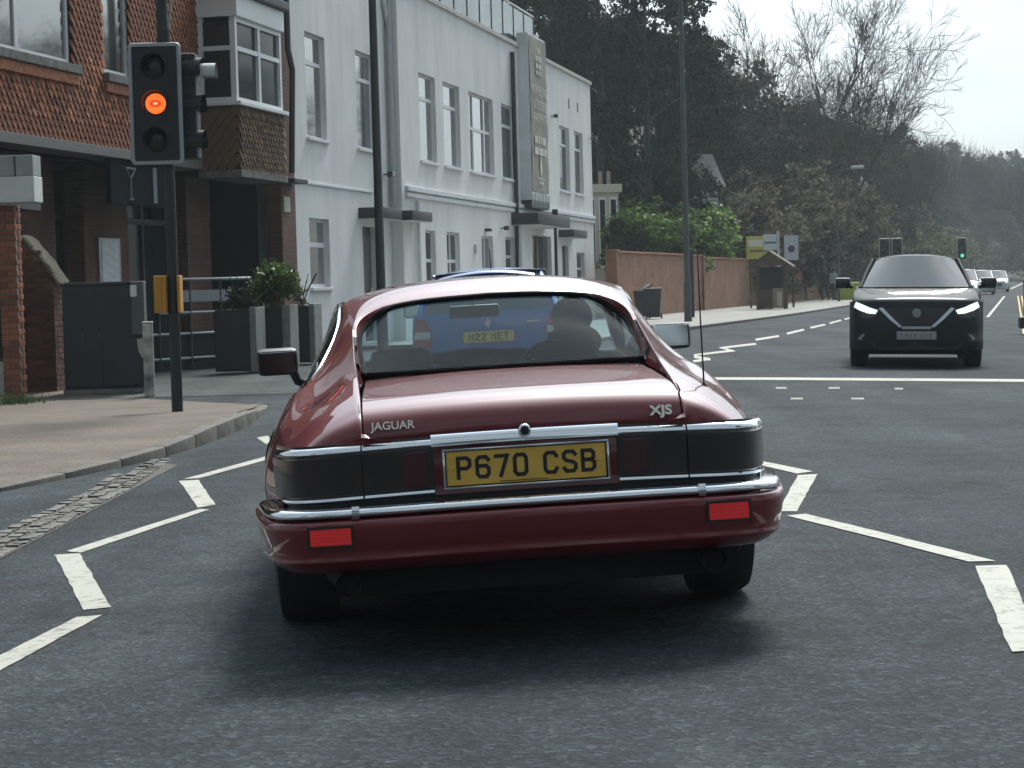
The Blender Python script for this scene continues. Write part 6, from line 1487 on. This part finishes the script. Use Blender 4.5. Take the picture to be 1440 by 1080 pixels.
# budding brown trees and pale shrubs behind the wall
for px, ty, D in ((1075,232,118),(1105,225,126),(1140,222,136),(1172,246,150),(1050,262,112),(1010,268,108),(1195,282,160),(1120,268,131),(1160,278,145),(985,255,112),(965,268,110)):
    place(P_brown, 6, px, ty, D, 'budding_tree', 'pale brown budding tree behind the brick boundary wall', 'budding trees behind the wall', wide=1.15)
for px, ty, D in ((1205,322,166),(1235,316,178),(1262,310,196),(1290,318,214),(1180,330,154),(1318,322,250),(1220,340,170),(1250,338,188)):
    place(P_pale, 4.6, px, ty, D, 'pale_shrub', 'pale green shrub along the far pavement', 'pale shrubs up the road', 'shrub', 1.4)
for px, ty, D in ((1325,330,300),(1350,335,330),(1375,338,350),(1400,340,360),(1430,335,340),(1460,330,330),(1340,290,340),(1380,285,360),(1420,280,360),(1455,280,350),(1310,285,290)):
    place(P_ivy, 9.5, px, ty, D, 'dark_tree', 'dark evergreen mass closing the far end of the road', 'dark trees at the road end', wide=1.5)
# laurel and dark bush over the wall
for px, ty, D, w_ in ((900,290,90,.95),(940,274,95,1.0),(985,284,102,.95),(1022,298,110,.6),(1040,322,114,.45),(962,294,97,.9),(922,298,91,.9),(1000,312,101,.8)):
    place(P_laurel, 3.9, px, ty, D, 'laurel_bush', 'bright green laurel bush spilling over the brick wall', 'laurels over the wall', 'bush', w_*1.25, base=1.15)
for px, ty, D, w_ in ((880,300,88,.36),(866,322,87,.3)):
    place(P_ivy, 9.5, px, ty, D, 'dark_bush', 'dark green bush between the cream house and the laurels', 'dark bushes', 'bush', w_*2.0, base=0)
for px, ty, D in ((1128,352,131),(1142,338,137)):
    place(P_ivy, 9.5, px, ty, D, 'dark_bush', 'dark ivy bush hanging over the wall beside the parking sign', 'dark bushes', 'bush', .5, base=0)
place(P_laurel, 3.9, 1058, 362, 106.0, 'shelter_bush', 'small leafy bush beside the timber shelter', None, 'bush', .9, base=1.2)
# bush in the planter and grass tuft by the pillar
def small_bush(nm, label, loc, lobes, n, s, leaf, cat='bush'):
    o = thing(nm, label, cat, loc); crown(lobes, n, s, 9, 1.9, .45).build('foliage', leaf, o)
    st = MB(); r3 = random.Random(2)
    for k in range(7): a = r3.uniform(0, 6.28); st.tube([(0,0,-.05),(math.cos(a)*.12,math.sin(a)*.1,.25),(math.cos(a)*.3,math.sin(a)*.2,.55)], [.015,.01,.006], 5)
    st.build('stems', M_bark, o); return o
x, y, z, w_ = plants[1]; c_ = at(382, 400, y)
small_bush('planter_bush', 'glossy evergreen bush growing in the middle planter', (c_.x, y, z), [((0,0,.35),(.34,.28,.28)),((-.22,0,.22),(.22,.2,.2)),((.22,.0,.40),(.24,.2,.24)),((.05,0,.55),(.22,.2,.16))], 2600, .055, leafmat('bush_leaf', (.02,.05,.012), (.10,.16,.045), .35, .35))
x, y, z, w_ = plants[0]; c_ = at(338, 425, y)
small_bush('planter_shrub', 'small dark shrub at the end of the widest planter', (c_.x, y, z), [((0,0,.12),(.2,.2,.2))], 700, .05, L_ivy)
x, y, z, w_ = plants[2]; c_ = at(424, 425, y)
small_bush('dry_plant', 'small dry twiggy plant in the planter by the white wall', (c_.x, y, z), [((0,0,.15),(.13,.12,.18))], 260, .035, L_brown)
mb = MB(); rg_ = random.Random(4); g0 = gp(20, 568)
for k in range(420):
    px_, py_ = g0.x+rg_.gauss(0,.16), g0.y+rg_.gauss(0,.22); h_ = rg_.uniform(.05,.16); a = rg_.uniform(0,6.28); dx, dy = math.cos(a)*.006, math.sin(a)*.006; lx, ly = rg_.gauss(0,.04), rg_.gauss(0,.04)
    mb.add([(px_-dx,py_-dy,-.09),(px_+dx,py_+dy,-.09),(px_+lx,py_+ly,-.09+h_)], [(0,1,2)])
tag(mb.build('grass_tuft', mat('grass', (.07,.13,.03), .7, var=.3, vscale=8)), 'tuft of green grass at the foot of the orange brick pillar', 'grass', kind='stuff')
# leafless trees across the road: they stand outside the view and show in the windows' reflections
for k, (x_, y_, h_) in enumerate(((46,112,19),(54,125,20),(56,142,20),(62,120,22),(70,155,22),(42,94,17))):
    o = thing('bare_tree', 'leafless tree opposite the white building, mirrored in its windows', 'tree', (x_, y_, -.1), (0,0,k*1.3), 'bare trees opposite'); s_ = h_/BH[k % 3]; o.scale = (s_*1.1, s_*1.1, s_); link('branches', bare[k % 3], o)

# ---- houses among the trees
M_cream = mat('cream_wall', (.50,.47,.38), .8, var=.08); M_slate = mat('slate_roof', (.07,.072,.078), .7, var=.2, vscale=3); M_redw = mat('red_house_wall', (.15,.065,.045), .8, var=.2, vscale=3); M_whw = mat('white_house_wall', (.40,.41,.41), .8)
def house(label, px, base_py, top_py, D, W, dep, wall, roofm, rot, rows=2, cols=4, flat=False, zbase=None, wtop=.8):
    p = at(px, base_py, D); t_ = at(px, top_py, D); h = t_.z-p.z; o = thing('house', label, 'house', (p.x, p.y, p.z if zbase is None else zbase), (0,0,R(rot))); h = t_.z-(p.z if zbase is None else zbase)
    MB().box(-W/2, W/2, 0, dep, -3, h).build('wall', wall, o)
    if flat: MB().bbox(-W/2-.15, W/2+.15, -.2, dep+.2, h, h+.35, .03).build('parapet', wall, o)
    else: rf = MB().prism([(-W/2-.3,-.4,h-.05),(-W/2-.3,dep+.4,h-.05),(-W/2-.3,dep/2,h+dep*.42)], (W+.6,0,0)).build('roof', roofm, o); MB().box(-W*.3-.3, -W*.3+.4, dep/2-.4, dep/2+.3, h, h+dep*.42+1.0).build('chimney', M_redw, rf)
    for i in range(rows):
        for j in range(cols):
            x = -W/2+W*(j+.5)/cols; z0 = h*(i+.18)/rows; z1 = h*(i+wtop)/rows
            w = MB().box(x-W/cols*.34, x+W/cols*.34, -.05, .0, z0, z1).build('window', M_upvc, o); MB().box(x-W/cols*.24, x+W/cols*.24, -.06, -.051, z0+.1, z1-.1).build('pane', M_winglass2, w)
    return o
hc = house('cream narrow house with tall windows between the white building and the trees', 818, 345, 272, 90, 3.2, 6, M_cream, M_slate, 0, 1, 7, True, 1.2, .95)
for k, xx in enumerate((.55, 1.0, 1.35)): MB().lathe([(0,.10),(.2,.08),(.5,.09),(.55,.10),(.6,.06)], 10, 'Z', (xx-.1,1.0,at(818,272,90).z-1.2+.35)).build('chimney_pot', mat('terracotta_pale', (.32,.26,.21), .8), hc)
house('pale-roofed house half hidden by the evergreens on the hill', 903, 245, 218, 112, 3.0, 4, M_whw, mat('pale_roof', (.30,.27,.22), .8), 25, 1, 2, zbase=None)
house('white rendered house glimpsed above the laurels', 992, 285, 262, 104, 1.3, 4, M_whw, M_slate, 10, 1, 2)
house('white gabled house glimpsed through the budding trees', 1197, 300, 268, 157, 2.6, 5, M_whw, M_slate, 20, 1, 3)
house('red brick house with white end wall among the hillside trees', 1278, 330, 296, 205, 2.6, 5, M_redw, mat('red_roof', (.13,.065,.045), .8, var=.2), 30, 2, 2)

# unseen trees added behind the viewpoint to darken reflections in the cars' paint
for k, (x_, y_, h_) in enumerate(((-9,-14,12),(-4,-22,13),(3,-26,12),(9,-20,13),(14,-12,12),(19,2,13),(-14,-6,11))):
    o = thing('evergreen_tree', 'unseen evergreen tree added to darken reflections in the tail of the maroon coupe', 'tree', (x_, y_, -.1), (0,0,k*1.7), 'unseen trees added for reflections'); s_ = h_/16; o.scale = (s_*1.25, s_*1.25, s_); link('crown', P_ever[0], o); link('trunk', P_ever[1], o)

# ================================================================== AIR
hm_ = bpy.data.materials.new('haze_air'); hm_.use_nodes = True; t = hm_.node_tree; t.nodes.remove(t.nodes['Principled BSDF'])
pv = t.nodes.new('ShaderNodeVolumePrincipled'); pv.inputs['Color'].default_value = (.80,.90,.95,1); pv.inputs['Density'].default_value = .00042; pv.inputs['Anisotropy'].default_value = .2
t.links.new(pv.outputs[0], t.nodes['Material Output'].inputs['Volume'])
hb_ = MB().box(-430, 430, -210, 770, -1.6, 62).build('haze', hm_); tag(hb_, kind='stuff')
